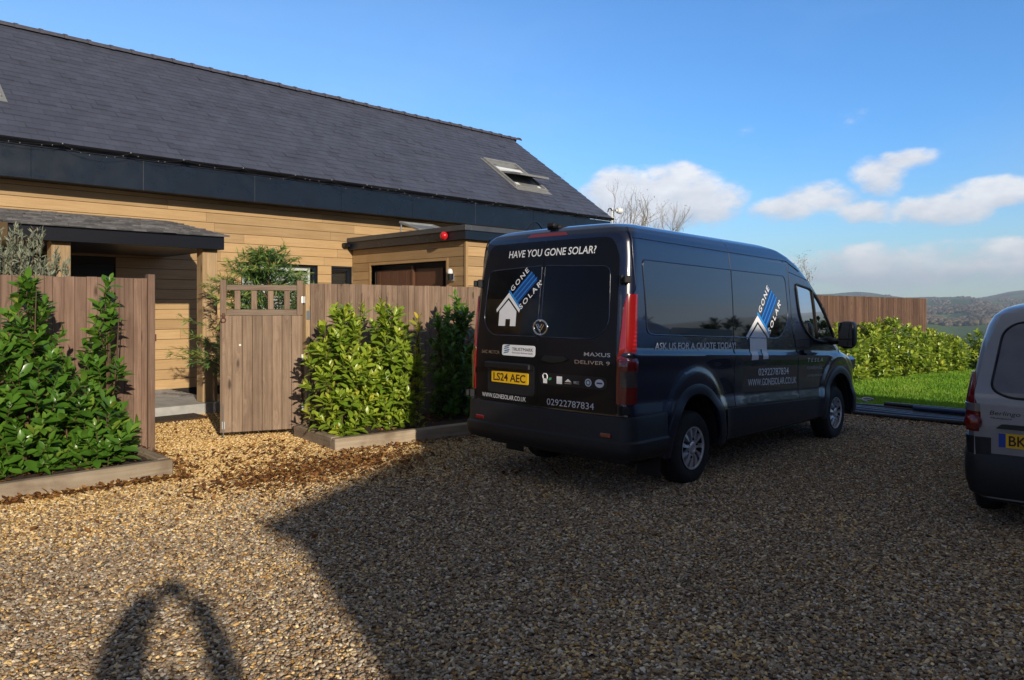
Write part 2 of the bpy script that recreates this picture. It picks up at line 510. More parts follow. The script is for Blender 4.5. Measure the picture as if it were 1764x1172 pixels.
M['bush_leaf'] = leafmat('dark_shrub_leaves', [(.02, .035, .012), (.04, .06, .018), (.07, .085, .028)], .5, .3, .2)
M['brick'] = mat('red_brick', (.22, .10, .07), .85, var=.3, vscale=14, bump=.4)

# ------------------------------------------------------------------ the ground
def zg(x, y=0):
    if x < 1.5: return 0.
    if x < 13.2: return -.012 * (x - 1.5)
    return -.14 - .0335 * (min(x, 40) - 13.2)


FR = [0, 60, 150, 300, 500, 800, 1000, 1200, 1500, 1800, 2200, 2600, 3200, 4500, 6500, 9000]
FZ = [0, -2.6, -8, -16, -22, -24.5, -23, -20, -13, -4, 9, 19, 26, 30, 24, 10]


def zfar(x, y):
    r = math.hypot(x, y)
    a = math.degrees(math.atan2(x - y, x + y))
    z = float(np.interp(r, FR, FZ))
    h = .5 + .5 * math.tanh((a - 33.6) / 1.0)
    z += h * 44 * math.exp(-((r - 4300) / 1100) ** 2)
    z += 22 * math.exp(-((a - 22.5) / 5.2) ** 4 - ((r - 3300) / 700) ** 2)
    z += (2.2 * math.sin(r * .011 + a * .9) + 3.5 * math.sin(a * 1.3 + r * .002)) * min(1, r / 1500)
    k = min(1, max(0, (r - 45) / 45))
    return zg(x, y) * (1 - k) + z * k


def ground_mat():
    m = bpy.data.materials.new('fields_and_heath'); m.use_nodes = True
    t = NT(m.node_tree); b = t.n['Principled BSDF']
    g = t.new('ShaderNodeNewGeometry').outputs['Position']
    sp = t.new('ShaderNodeSeparateXYZ'); t.link(g, sp.inputs[0])
    gx = t.new('ShaderNodeCombineXYZ'); t.link(sp.outputs[0], gx.inputs[0]); t.link(sp.outputs[1], gx.inputs[1])
    flat = gx.outputs[0]
    r = t.new('ShaderNodeVectorMath', operation='LENGTH'); t.link(flat, r.inputs[0]); r = r.outputs['Value']
    vo = t.new('ShaderNodeTexVoronoi'); vo.inputs['Scale'].default_value = 1
    t.link(t.scalev(flat, (1 / 240., 1 / 240., 1)), vo.inputs['Vector'])
    sc = t.new('ShaderNodeSeparateColor'); t.link(vo.outputs['Color'], sc.inputs[0])
    field = t.ramp(sc.outputs[0], [(0, (.055, .10, .025)), (.3, (.09, .14, .04)), (.55, (.14, .16, .06)), (.8, (.075, .12, .03)), (1, (.17, .15, .08))], 'CONSTANT')
    ve = t.new('ShaderNodeTexVoronoi', feature='DISTANCE_TO_EDGE'); ve.inputs['Scale'].default_value = 1
    t.link(t.scalev(flat, (1 / 240., 1 / 240., 1)), ve.inputs['Vector'])
    hedge = t.smooth(ve.outputs['Distance'], .05, .02)
    col = t.mix(hedge, field, (.045, .045, .03))
    n = t.noise(flat, .0022, 7, .65)
    n2 = t.noise(flat, .02, 6, .65)
    band = t.m('MULTIPLY', t.smooth(r, 950, 1100), t.smooth(r, 1900, 1700))
    wood_ = t.smooth(t.m('ADD', n, t.m('MULTIPLY', band, .35)), .62, .70)
    woodc = t.ramp(n2, [(.3, (.045, .034, .028)), (.7, (.12, .092, .072))])
    col = t.mix(wood_, col, woodc)
    heath = t.smooth(r, 3100, 3700)
    col = t.mix(heath, col, t.ramp(n2, [(.3, (.10, .075, .06)), (.7, (.16, .13, .095))]))
    near = t.smooth(r, 320, 90)
    col = t.mix(near, col, t.ramp(n2, [(.3, (.05, .10, .018)), (.7, (.08, .14, .025))]))
    sh = t.new('ShaderNodeVectorMath', operation='LENGTH'); t.link(t.scalev(flat, (1 / 130., 1 / 90., 1), (-1343 / 130., -362 / 90., 0)), sh.inputs[0])
    col = t.mix(t.smooth(sh.outputs['Value'], 1.05, .95), col, (.13, .21, .05))
    t.link(col, b.inputs['Base Color'])
    b.inputs['Roughness'].default_value = 1; b.inputs['Specular IOR Level'].default_value = .1
    return m


def polar_sheet(name, radii, azs, zf, m):
    V = [(0, 0, zf(0, 0))]; F = []
    n = len(azs)
    for r in radii:
        for a in azs:
            w = rad(45 - a)
            x, y = r * math.cos(w), r * math.sin(w)
            V.append((x, y, zf(x, y)))
    me = bpy.data.meshes.new(name)
    for k in range(n): F.append((0, 1 + (k + 1) % n, 1 + k))
    for i in range(len(radii) - 1):
        for k in range(n):
            a, b = 1 + i * n + k, 1 + i * n + (k + 1) % n
            F.append((a, b, b + n, a + n))
    me.from_pydata(V, [], F)
    finish(me, m, 180)
    return link(bpy.data.objects.new(name, me))


azs = list(np.arange(-180, -45, 6)) + list(np.arange(-45, 15, 3)) + list(np.arange(15, 44, .5)) + list(np.arange(44, 180, 4))
radii = [3, 6, 9, 12, 15, 18, 21, 24, 27, 30, 34, 38, 43, 49, 56, 65, 76, 90, 110, 135, 165, 200, 245, 300, 360, 430, 510, 600, 700, 800, 900, 1000, 1100, 1200, 1300, 1400, 1550, 1700, 1850, 2000, 2200, 2400, 2600, 2800, 3000, 3200, 3450, 3700, 4000, 4300, 4600, 5000, 5500, 6200, 7200, 9000]
g = polar_sheet('ground', radii, azs, lambda x, y: zfar(x, y) - .03, ground_mat())
tag(g, kind='structure')


def grid_sheet(name, x0, x1, y0, y1, st, zf, m, keep=None):
    xs = np.arange(x0, x1 + 1e-6, st); ys = np.arange(y0, y1 + 1e-6, st)
    X, Y = np.meshgrid(xs, ys)
    Z = np.vectorize(zf)(X, Y)
    V = np.c_[X.ravel(), Y.ravel(), Z.ravel()]
    i = np.arange(len(V)).reshape(len(ys), len(xs))
    F = np.stack([i[:-1, :-1], i[:-1, 1:], i[1:, 1:], i[1:, :-1]], -1).reshape(-1, 4)
    return mesh_np(name, V, F, m, smooth=True)


def gravel_mat(base):
    """base sheet: packed small stones; also used (with the instance number) on the loose stones"""
    m = bpy.data.materials.new('gravel_bed' if base else 'loose_gravel'); m.use_nodes = True
    t = NT(m.node_tree); b = t.n['Principled BSDF']
    g = t.new('ShaderNodeNewGeometry').outputs['Position']
    if base:
        vo = t.new('ShaderNodeTexVoronoi'); vo.inputs['Scale'].default_value = 34
        t.link(g, vo.inputs['Vector'])
        sc = t.new('ShaderNodeSeparateColor'); t.link(vo.outputs['Color'], sc.inputs[0])
        f = sc.outputs[0]; f2 = sc.outputs[1]
    else:
        a = t.new('ShaderNodeAttribute', attribute_name='tone'); a.attribute_type = 'INSTANCER'
        f = a.outputs['Fac']
        a2 = t.new('ShaderNodeAttribute', attribute_name='tone2'); a2.attribute_type = 'INSTANCER'
        f2 = a2.outputs['Fac']
    grey = t.ramp(f, [(0, (.07, .048, .034)), (.16, (.17, .115, .070)), (.34, (.27, .185, .110)), (.52, (.31, .24, .165)), (.66, (.22, .195, .165)), (.80, (.38, .31, .225)), (.93, (.46, .40, .31)), (1, (.66, .60, .51))])
    gold = t.ramp(f, [(0, (.17, .085, .025)), (.2, (.38, .225, .075)), (.5, (.56, .375, .155)), (.8, (.66, .49, .24)), (1, (.78, .66, .43))])
    sp = t.new('ShaderNodeSeparateXYZ'); t.link(g, sp.inputs[0])
    n = t.noise(g, .7, 4, .6)
    n3 = t.noise(g, .35, 3, .5)
    w = t.m('ADD', t.m('MULTIPLY', t.smooth(sp.outputs[1], 4.8, 8.0), .85), t.m('MULTIPLY', t.m('SUBTRACT', n, .5), 1.2), clamp=True)
    w = t.m('MULTIPLY', w, t.smooth(sp.outputs[0], 8.2, 5.2))
    w2 = t.m('GREATER_THAN', t.m('ADD', w, .12), f2)
    col = t.mix(w2, grey, gold)
    sv = t.new('ShaderNodeVectorMath', operation='SCALE'); t.link(col, sv.inputs[0])
    t.link(t.m('ADD', t.m('MULTIPLY', n3, .5), .96 if not base else .5), sv.inputs['Scale'])
    t.link(t.mix(1, sv.outputs[0], (1.0, .95, .88), 'MULTIPLY'), b.inputs['Base Color'])
    b.inputs['Roughness'].default_value = .7
    b.inputs['Specular IOR Level'].default_value = .3
    if base:
        bn = t.new('ShaderNodeBump'); bn.inputs['Strength'].default_value = 1; bn.inputs['Distance'].default_value = .02
        t.link(t.m('SUBTRACT', 1, vo.outputs['Distance']), bn.inputs['Height']); t.link(bn.outputs[0], b.inputs['Normal'])
    return m


def lumps(x, y): return .012 * math.sin(x * 1.9 + y * .7) * math.sin(y * 1.3 - x * .4) + .006 * math.sin(x * 4.1 - y * 3.7)


gd = grid_sheet('gravel_drive', -14, 13.4, -4.6, 14.3, .3, lambda x, y: zg(x, y) + .012 + lumps(x, y) * .5, gravel_mat(True))
tag(gd, kind='structure')


def zsurf(x, y): return zg(x, y) + .012 + lumps(x, y) * .5


def gravel_stones():
    """one sheet seeded with loose pebbles, thick near the viewer and thinner far away"""
    V = []; D = []
    rs = np.r_[np.arange(1.8, 8, .35), np.arange(8, 16.5, .7)]; as_ = np.arange(-56, 56.1, 2.)
    for r in rs:
        for a in as_:
            w = rad(45 - a); x, y = r * math.cos(w), r * math.sin(w)
            x = min(x, 13.3); y = max(-4.5, min(y, 11.7))
            V.append((x, y, zsurf(x, y) + .002))
    n = len(as_)
    i = np.arange(len(V)).reshape(len(rs), n)
    F = np.stack([i[:-1, :-1], i[1:, :-1], i[1:, 1:], i[:-1, 1:]], -1).reshape(-1, 4)
    o = mesh_np('loose_gravel', V, F, [gd.data.materials[0]])
    d = o.data.attributes.new('dens', 'FLOAT', 'POINT')
    R = np.hypot(np.array(V)[:, 0], np.array(V)[:, 1])
    d.data.foreach_set('value', np.interp(R, [0, 5, 8, 11, 16], [4600, 4400, 3000, 1800, 1000]).astype(np.float32))
    tag(o, kind='stuff')
    ng = bpy.data.node_groups.new('scatter_pebbles', 'GeometryNodeTree')
    ng.interface.new_socket('Geometry', in_out='INPUT', socket_type='NodeSocketGeometry')
    ng.interface.new_socket('Geometry', in_out='OUTPUT', socket_type='NodeSocketGeometry')
    N = ng.nodes; L = ng.links
    gi = N.new('NodeGroupInput'); go = N.new('NodeGroupOutput')
    dp = N.new('GeometryNodeDistributePointsOnFaces')
    na = N.new('GeometryNodeInputNamedAttribute'); na.data_type = 'FLOAT'; na.inputs['Name'].default_value = 'dens'
    L.new(gi.outputs[0], dp.inputs['Mesh']); L.new(na.outputs[0], dp.inputs['Density'])
    dp.inputs['Seed'].default_value = 3
    kinds = []
    sm = gravel_mat(False)
    for s in range(4):
        ic = N.new('GeometryNodeMeshIcoSphere'); ic.inputs['Radius'].default_value = 1; ic.inputs['Subdivisions'].default_value = 2
        nz = N.new('ShaderNodeTexNoise'); nz.inputs['Scale'].default_value = .9; nz.inputs['Detail'].default_value = 2
        ps = N.new('GeometryNodeInputPosition')
        av = N.new('ShaderNodeVectorMath'); av.operation = 'ADD'; av.inputs[1].default_value = (s * 7.3, s * 3.1, 2 * s)
        L.new(ps.outputs[0], av.inputs[0]); L.new(av.outputs[0], nz.inputs['Vector'])
        sb = N.new('ShaderNodeVectorMath'); sb.operation = 'SUBTRACT'; sb.inputs[1].default_value = (.5, .5, .5)
        L.new(nz.outputs['Color'], sb.inputs[0])
        sc = N.new('ShaderNodeVectorMath'); sc.operation = 'SCALE'; sc.inputs['Scale'].default_value = 1.5
        L.new(sb.outputs[0], sc.inputs[0])
        sp = N.new('GeometryNodeSetPosition'); L.new(ic.outputs[0], sp.inputs['Geometry']); L.new(sc.outputs[0], sp.inputs['Offset'])
        mt = N.new('GeometryNodeSetMaterial'); mt.inputs['Material'].default_value = sm; L.new(sp.outputs[0], mt.inputs[0])
        ss = N.new('GeometryNodeSetShadeSmooth'); L.new(mt.outputs[0], ss.inputs[0])
        gt = N.new('GeometryNodeGeometryToInstance'); L.new(ss.outputs[0], gt.inputs[0])
        kinds.append(gt)
    jn = N.new('GeometryNodeJoinGeometry')
    for k in kinds: L.new(k.outputs[0], jn.inputs[0])
    ip = N.new('GeometryNodeInstanceOnPoints'); ip.inputs['Pick Instance'].default_value = True
    L.new(dp.outputs['Points'], ip.inputs['Points']); L.new(jn.outputs[0], ip.inputs['Instance'])
    def rv(typ, a, b, seed):
        r = N.new('FunctionNodeRandomValue'); r.data_type = typ; r.inputs['Seed'].default_value = seed
        for s_, v in (('Min', a), ('Max', b)):
            for q in r.inputs:
                if q.name == s_ and q.enabled: q.default_value = v
        return [q for q in r.outputs if q.enabled][0]
    L.new(rv('FLOAT_VECTOR', (-.5, -.5, -3.14), (.5, .5, 3.14), 5), ip.inputs['Rotation'])
    big = N.new('ShaderNodeVectorMath'); big.operation = 'SCALE'
    L.new(rv('FLOAT_VECTOR', (.0072, .0052, .0032), (.0155, .0108, .007), 8), big.inputs[0])
    L.new(rv('FLOAT', .75, 1.3, 9), big.inputs['Scale'])
    L.new(big.outputs[0], ip.inputs['Scale'])
    cur = ip.outputs[0]
    for nm, sd_ in (('tone', 11), ('tone2', 12)):
        st = N.new('GeometryNodeStoreNamedAttribute'); st.data_type = 'FLOAT'; st.domain = 'INSTANCE'; st.inputs['Name'].default_value = nm
        L.new(cur, st.inputs['Geometry'])
        L.new(rv('FLOAT', 0., 1., sd_), [q for q in st.inputs if q.name == 'Value' and q.enabled][0])
        cur = st.outputs[0]
    tr = N.new('GeometryNodeTranslateInstances'); L.new(cur, tr.inputs[0])
    cz = N.new('ShaderNodeCombineXYZ'); L.new(rv('FLOAT', -.002, .009, 14), cz.inputs[2]); L.new(cz.outputs[0], tr.inputs['Translation'])
    tr.inputs['Local Space'].default_value = False
    L.new(tr.outputs[0], go.inputs[0])
    md = o.modifiers.new('pebbles', 'NODES'); md.node_group = ng
    return o


gravel_stones()


def lawn_mat():
    m = bpy.data.materials.new('lawn_turf'); m.use_nodes = True
    t = NT(m.node_tree); b = t.n['Principled BSDF']
    g = t.new('ShaderNodeNewGeometry').outputs['Position']
    f = t.noise(g, 3, 8, .7)
    t.link(t.ramp(f, [(.3, (.09, .19, .014)), (.55, (.14, .28, .024)), (.75, (.21, .34, .04))]), b.inputs['Base Color'])
    b.inputs['Roughness'].default_value = .9; b.inputs['Specular IOR Level'].default_value = .2
    bn = t.new('ShaderNodeBump'); bn.inputs['Strength'].default_value = 1; bn.inputs['Distance'].default_value = .05
    t.link(t.noise(g, 45, 4, .7), bn.inputs['Height']); t.link(bn.outputs[0], b.inputs['Normal'])
    return m


gt = grid_sheet('unseen_gravel_sheet', 13.4, 36, -9, 1.0, .5, lambda x, y: zg(x, y) + .012, gd.data.materials[0])  # unseen sheet added to darken the ground mirrored in the navy van
tag(gt, kind='structure')
lw = grid_sheet('lawn', 13.45, 36, 1.0, 8.5, .5, lambda x, y: zg(x, y) + .004, lawn_mat())
tag(lw, kind='structure')


def grass():
    rng = np.random.default_rng(4)
    n = 70000
    # more blades on the nearer half
    x = 13.35 + 19 * rng.random(n) ** 1.35; y = 1.1 + 7.1 * rng.random(n)
    z = np.vectorize(zg)(x, y)
    h = .035 + .04 * rng.random(n) + .03 * (rng.random(n) > .93); w = .007 + .006 * rng.random(n) + (x - 13) * .0006
    a = rng.random(n) * 6.283; l = rng.normal(0, .022, (n, 2))
    V = np.zeros((n, 3, 3))
    V[:, 0] = np.c_[x - w * np.cos(a), y - w * np.sin(a), z]; V[:, 1] = np.c_[x + w * np.cos(a), y + w * np.sin(a), z]
    V[:, 2] = np.c_[x + l[:, 0], y + l[:, 1], z + h]
    patch = .5 + .5 * np.sin(x * 1.1 + np.sin(y * 1.7) * 1.3) * np.sin(y * 1.5 + x * .3)
    r = np.clip(.15 + .4 * patch + .4 * rng.random(n) * rng.random(n) + .15 * rng.random(n), 0, 1)
    o = mesh_np('lawn_grass', V.reshape(-1, 3), np.arange(3 * n).reshape(-1, 3), leafmat('grass_blades', [(.07, .17, .012), (.16, .33, .024), (.25, .42, .038), (.40, .46, .08)], .5, .3, .3), rnd=r)
    tag(o, kind='stuff')


grass()


def far_wood():
    rng = np.random.default_rng(8)
    bm = bmesh.new(); bmesh.ops.create_icosphere(bm, subdivisions=2, radius=1)
    v0 = np.array([v.co for v in bm.verts]); f0 = np.array([[v.index for v in f.verts] for f in bm.faces]); bm.free()
    Vs = []; Fs = []; R = []; k = 0
    while k < 6500:
        a = rng.uniform(24, 42); r = rng.uniform(1010, 1850) if k < 5600 else rng.uniform(1850, 3000)
        w = rad(45 - a); x, y = r * math.cos(w), r * math.sin(w)
        if 1290 < r < 1500 and 28.6 < a < 31.6: continue                     # the open green field
        if r > 1850 and (math.sin(a * 3.1 + r * .004) + math.sin(r * .013 + a)) < .9: continue
        if 1100 < r < 1800 and math.sin(a * 5 + r * .01) + math.sin(r * .02 - a * 2) > 1.45: continue
        hgt = rng.uniform(2.6, 5.2) * (1.0 if r < 1850 else .8)
        j = 1 + .5 * (rng.random((len(v0), 1)) - .5)
        V = v0 * j * np.array([hgt * rng.uniform(.7, 1.2), hgt * rng.uniform(.7, 1.2), hgt * .75]) + np.array([x, y, zfar(x, y) + hgt * .55])
        Vs.append(V); Fs.append(f0 + k * len(v0))
        R.append(np.clip(np.full(len(f0), rng.random()) + rng.normal(0, .12, len(f0)), 0, 1)); k += 1
    m = leafmat('bare_wood_crowns', [(.07, .055, .048), (.11, .088, .072), (.15, .12, .095), (.18, .145, .11), (.09, .09, .055)], .9, .1, .0)
    o = mesh_np('far_wood', np.concatenate(Vs), np.concatenate(Fs), m, rnd=np.concatenate(R))
    tag(o, kind='stuff')


far_wood()

# ------------------------------------------------------------------ the barn house
RNG = random.Random(7)


def clad(mb, axis, plane, a0, a1, z0, z1, sign, openings=(), pitch=.187, th=.02, rng=RNG):
    """horizontal boards with shadow gaps; openings (a, b, za, zb) are left out"""
    z = z0
    while z < z1 - .01:
        zt = min(z + pitch - .007, z1)
        cuts = [(a0, a1)]
        for (oa, ob, oz0, oz1) in openings:
            if z < oz1 - .02 and zt > oz0 + .02:
                new = []
                for (p, q) in cuts:
                    if ob <= p or oa >= q: new.append((p, q)); continue
                    if oa > p: new.append((p, oa))
                    if ob < q: new.append((ob, q))
                cuts = new
        for (p, q) in cuts:
            a = p; first = True
            while a < q - 1e-4:
                L = rng.uniform(.8, 3.4) if first else rng.uniform(2.2, 3.6)
                first = False
                b = min(a + L, q)
                if q - b < .4: b = q
                mb.rnd = rng.random()
                e = b - (.003 if b < q else 0)
                o = sign * th + sign * rng.uniform(0, .002)
                if axis == 'x': mb.bbox((a, min(plane, plane + o), z), (e, max(plane, plane + o), zt), .003)
                else: mb.bbox((min(plane, plane + o), a, z), (max(plane, plane + o), e, zt), .003)
                a = b
        z += pitch


house = thing('barn_house', (7, 14.3, 0), 'long timber clad barn house under a blue grey slate roof with anthracite fascia', 'house')
HX0, HX1 = -4., 18.0
EY, EZ = 13.72, 4.33                       # eave
RY, RZ = 18.08, 7.45                       # ridge
WIN = [(6.61, 8.33, 1.25, 2.57), (8.66, 9.19, 1.25, 2.52), (3.05, 4.3, .13, 2.42)]
mb = MB()
clad(mb, 'x', 14.3, HX0, HX1, .12, 3.74, -1, WIN)
mb.build('cladding', M['cladding'], house, world=True)
mb = MB()                                   # the wall behind the boards, with its openings, and the gables
xs = [HX0, 3.05, 4.3, 6.61, 8.33, 8.66, 9.19, HX1]
for i in range(7):
    a, b = xs[i], xs[i + 1]
    w = [q for q in WIN if abs(q[0] - a) < .01]
    if w:
        mb.box((a, 14.304, -.3), (b, 14.55, w[0][2])); mb.box((a, 14.304, w[0][3]), (b, 14.55, 4.2))
    else: mb.box((a, 14.304, -.3), (b, 14.55, 4.2))
for x in (HX0, HX1 - .25):
    mb.prism([(14.56, -.3), (21.9, -.3), (21.9, 4.2), (RY, RZ - .28), (14.56, 4.62)], x, x + .25, Matrix(((0, 0, 1, 0), (1, 0, 0, 0), (0, 1, 0, 0), (0, 0, 0, 1))))
mb.box((HX0 + .25, 21.65, -.3), (HX1 - .25, 21.9, 4.2))
mb.build('wall', mat('dark_membrane', (.015, .012, .01), .8), house, world=True)

# roof: a solid deck and individual slates in 25 courses
sl_v = Vector((0, RY - EY, RZ - EZ)); sl_len = sl_v.length; su = sl_v.normalized(); sn = Vector((0, -su.z, su.y))
roof = MB()
yzM = Matrix(((0, 0, 1, 0), (1, 0, 0, 0), (0, 1, 0, 0), (0, 0, 0, 1)))
roof.prism([(EY + .03, EZ - .03), (RY, RZ - .03), (22.42, EZ - .03), (22.42, EZ - .09), (RY, RZ - .22), (EY + .03, EZ - .09)], HX0 - .1, HX1 + .04, yzM)
NC = 25; ex = sl_len / NC
SKY = [(14.78, 16.12, 1.15 * 1, 2.9)]
for c in range(NC):
    x = HX0 - .1 - (c % 2) * .125
    s0 = c * ex - .02
    while x < HX1 + .04:
        xa, xb = max(x, HX0 - .1), min(x + .25, HX1 + .05)
        x += .25
        if xb - xa < .03: continue
        roof.rnd = RNG.random()
        j = RNG.gauss(0, .004); up = .012 + abs(RNG.gauss(0, .0035)) + (RNG.uniform(.006, .018) if RNG.random() < .13 else 0); tw = RNG.gauss(0, .0012)
        xa += .002; xb -= .002
        def P(xx, s, n): return Vector((xx, EY, EZ)) + su * s + sn * n
        a0, a1 = P(xa, s0 + j, up - tw), P(xb, s0 + j, up + tw)
        b0, b1 = P(xa, s0 + ex * 1.12, .004), P(xb, s0 + ex * 1.12, .004)
        c0, c1 = P(xa, s0 + j, -.002), P(xb, s0 + j, -.002)
        d0, d1 = P(xa, s0 + ex * 1.12, -.002), P(xb, s0 + ex * 1.12, -.002)
        roof.add([a0, a1, b1, b0, c0, c1, d1, d0], [(0, 1, 2, 3), (4, 5, 1, 0), (5, 6, 2, 1), (7, 4, 0, 3)])
roof_o = roof.build('roof', M['slate'], house, world=True)
# ridge tiles, one mesh copied along the ridge
mb = MB()
pr = []
for k in range(9):
    w = math.pi * (k / 8)
    pr.append((math.cos(w) * .135, math.sin(w) * .105 - .055))
def ridge_ring(x, s): return [(x, p[0] * s, p[1] * s) for p in pr]
vs = []
for x, s in ((0, 1), (.385, 1), (.385, 1.28), (.455, 1.28), (.455, .9)): vs += ridge_ring(x, s)
fs = []
for i in range(4):
    for k in range(8): fs.append((i * 9 + k, i * 9 + k + 1, (i + 1) * 9 + k + 1, (i + 1) * 9 + k))
mb.add(vs, fs)
rt = mb.build('ridge_tile', M['ridge'], house, 40)
rt.location = (HX0 - .1 - 7, RY - 14.3, RZ + .02)
n_r = int((HX1 + .1 - HX0) / .45)
for i in range(1, n_r + 1):
    c = rt.copy(); C.objects.link(c); c.parent = house
    c.location = (HX0 - .1 - 7 + i * .45 + RNG.gauss(0, .004), RY - 14.3 + RNG.gauss(0, .004), RZ + .02 + RNG.gauss(0, .004))
mb = MB()
jx = [HX0 - .05, -1.2, .9, 2.9, 4.59, 6.65, 8.6, 10.5, 12.48, 14.6, 16.4, HX1 + .03]
for a, b in zip(jx[:-1], jx[1:]): mb.rnd = RNG.random(); mb.bbox((a + .003, 13.78, 3.715), (b - .003, 13.82, 4.235), .004)
mb.build('fascia', M['fascia'], house, world=True)
for x in jx[1:-1]:
    mb = MB(); mb.box((x - .004, 13.776, 3.713), (x + .004, 13.7795, 4.236)); mb.build('fascia_joint', M['grey_trim'] if x in (4.59, 6.65, 12.48) else M['fascia'], house, world=True)
mb = MB(); mb.box((HX0, 13.822, 3.742), (HX1, 14.298, 3.758)); mb.build('soffit', M['soffit'], house, world=True)
mb = MB()
gp = [(-.06 * math.cos(math.pi * k / 8) , -.062 * math.sin(math.pi * k / 8)) for k in range(9)]
gp = gp + [(q[0] * .9, q[1] * .9) for q in gp[::-1]]
mb.prism([(13.70 + a, 4.325 + b) for a, b in gp], HX0 - .1, HX1 + .04, yzM)
for x in np.arange(HX0 + .3, HX1, 1.0): mb.prism([(13.70 + a * 1.12, 4.327 + b * 1.12) for a, b in gp], x, x + .05, yzM)
mb.build('gutter', M['gutter'], house, world=True)

# windows of the long wall
def window(x0, x1, z0, z1, panels, parent):
    mb = MB(); f = .06; y0, y1 = 14.36, 14.44
    mb.bbox((x0, y0, z1 - f), (x1, y1, z1)); mb.bbox((x0, y0, z0), (x1, y1, z0 + f))
    mb.bbox((x0, y0, z0 + f), (x0 + f, y1, z1 - f)); mb.bbox((x1 - f, y0, z0 + f), (x1, y1, z1 - f))
    w = mb.build('window', M['fascia'], parent, world=True)
    mb = MB(); mb.box((x0 + f, 14.385, z0 + f), (x1 - f, 14.392, z1 - f)); mb.build('pane', M['houseglass'], w, world=True)
    if panels:
        mb = MB(); pw = (x1 - x0 - .16) / panels
        for i in range(panels):
            a = x0 + .08 + i * pw; b = a + pw - .015
            for (p, q) in ((a, a + .05), (b - .05, b)): mb.bbox((p, 14.45, z0 + .06), (q, 14.48, z1 - .06))
            mb.bbox((a + .05, 14.45, z1 - .14), (b - .05, 14.48, z1 - .06)); mb.bbox((a + .05, 14.45, z0 + .06), (b - .05, 14.48, z0 + .14))
            z = z0 + .17
            while z < z1 - .16:
                R = Matrix.Translation((0, 14.465, z)) @ Matrix.Rotation(rad(-38), 4, 'X')
                mb.box((a + .052, -.032, -.004), (b - .052, .032, .004), M=R); z += .062
        mb.build('shutter', M['white_paint'], w, world=True)
    mb = MB(); mb.box((x0 - .02, 14.549, z0 - .02), (x1 + .02, 14.56, z1 + .02)); mb.build('black_room_sheet', M['black'], w, world=True)  # black sheet in place of the unlit room behind the glass
    return w
window(6.61, 8.33, 1.25, 2.57, 3, house)
window(8.66, 9.19, 1.25, 2.52, 0, house)
mb = MB()
mb.bbox((3.06, 14.33, .13), (4.29, 14.37, 2.41)); mb.rnd = .3
for i in range(6): mb.bbox((3.14 + i * .19, 14.318, .22), (3.31 + i * .19, 14.331, 2.32))
fd = mb.build('front_door', M['darkdoor'], house, world=True)
mb = MB(); mb.tube([(4.17, 14.27, .9), (4.17, 14.27, 2.2)], .016); mb.tube([(4.17, 14.27, 1.0), (4.17, 14.33, 1.0)], .009); mb.tube([(4.17, 14.27, 2.1), (4.17, 14.33, 2.1)], .009)
mb.build('handle', M['chrome'], fd, world=True)


# roof windows
def on_roof(x, s, n): return Vector((x, EY, EZ)) + su * s + sn * n
def RM(x, s, n=0):
    """frame on the slope: X along the eave, Y up the slope, Z out of the roof"""
    p = on_roof(x, s, n)
    return Matrix(((1, 0, 0, p.x), (0, su.y, sn.y, p.y), (0, su.z, sn.z, p.z), (0, 0, 0, 1)))
def skylight(x0, x1, s0, s1, tilt):
    w, h = x1 - x0, s1 - s0; T = RM(x0, s0)
    mb = MB(); e = .07
    mb.bbox((0, 0, 0), (w, .09, .075), .008, T); mb.bbox((0, h - e, 0), (w, h, .085), .008, T)
    mb.bbox((0, .09, 0), (e, h - e, .085), .008, T); mb.bbox((w - e, .09, 0), (w, h - e, .085), .008, T)
    mb.box((-.06, -.16, .016), (w + .06, 0, .026), M=T); mb.box((-.06, 0, .016), (0, h + .06, .026), M=T); mb.box((w, 0, .016), (w + .06, h + .06, .026), M=T)
    o = mb.build('skylight', M['skylight'], house, world=True)
    mb = MB(); mb.box((e, .09, .017), (w - e, h - e, .024), M=T); mb.build('reveal', M['skylight'] if tilt else M['black'], o, world=True)
    mb = MB()
    P = T @ Matrix.Translation((0, h * .5, .07)) @ Matrix.Rotation(rad(-tilt), 4, 'X')
    a = h * .5 - .05
    for (p, q) in (((.075, -a, -.03), (w - .075, -a + .10, .03)), ((.075, a - .10, -.03), (w - .075, a, .03)), ((.075, -a + .1, -.03), (.16, a - .1, .03)), ((w - .16, -a + .1, -.03), (w - .075, a - .1, .03))): mb.bbox(p, q, .006, P)
    sa = mb.build('sash', M['skylight'], o, world=True)
    mb = MB(); mb.box((.16, -a + .1, .0), (w - .16, a - .1, .008), M=P); mb.build('pane', M['tint'], sa, world=True)
    if tilt:
        mb = MB()
        for k in range(3): mb.bbox((.17, .12 + k * .17, -.02), (w - .17, .27 + k * .17, -.012), .003, P)
        for k in range(2): mb.bbox((.09, .0 + k * .19, .012), (w - .09, .15 + k * .19, .02), .003, T @ Matrix.Translation((0, h * .56, .012)))
        mb.build('blind', M['white_paint'], o, world=True)
        mb = MB(); mb.bbox((.1, .1, .03), (.34, .32, .036), .003, T); mb.build('insect_screen', M['white_paint'], o, world=True)
        mb = MB(); mb.bbox((w - .32, .11, .03), (w - .22, .2, .07), .01, T); mb.build('opener', M['white_paint'], o, world=True)
    return o
skylight(14.8, 16.15, 1.16, 2.86, 24)
skylight(1.45, 2.71, 1.47, 2.7, 0)

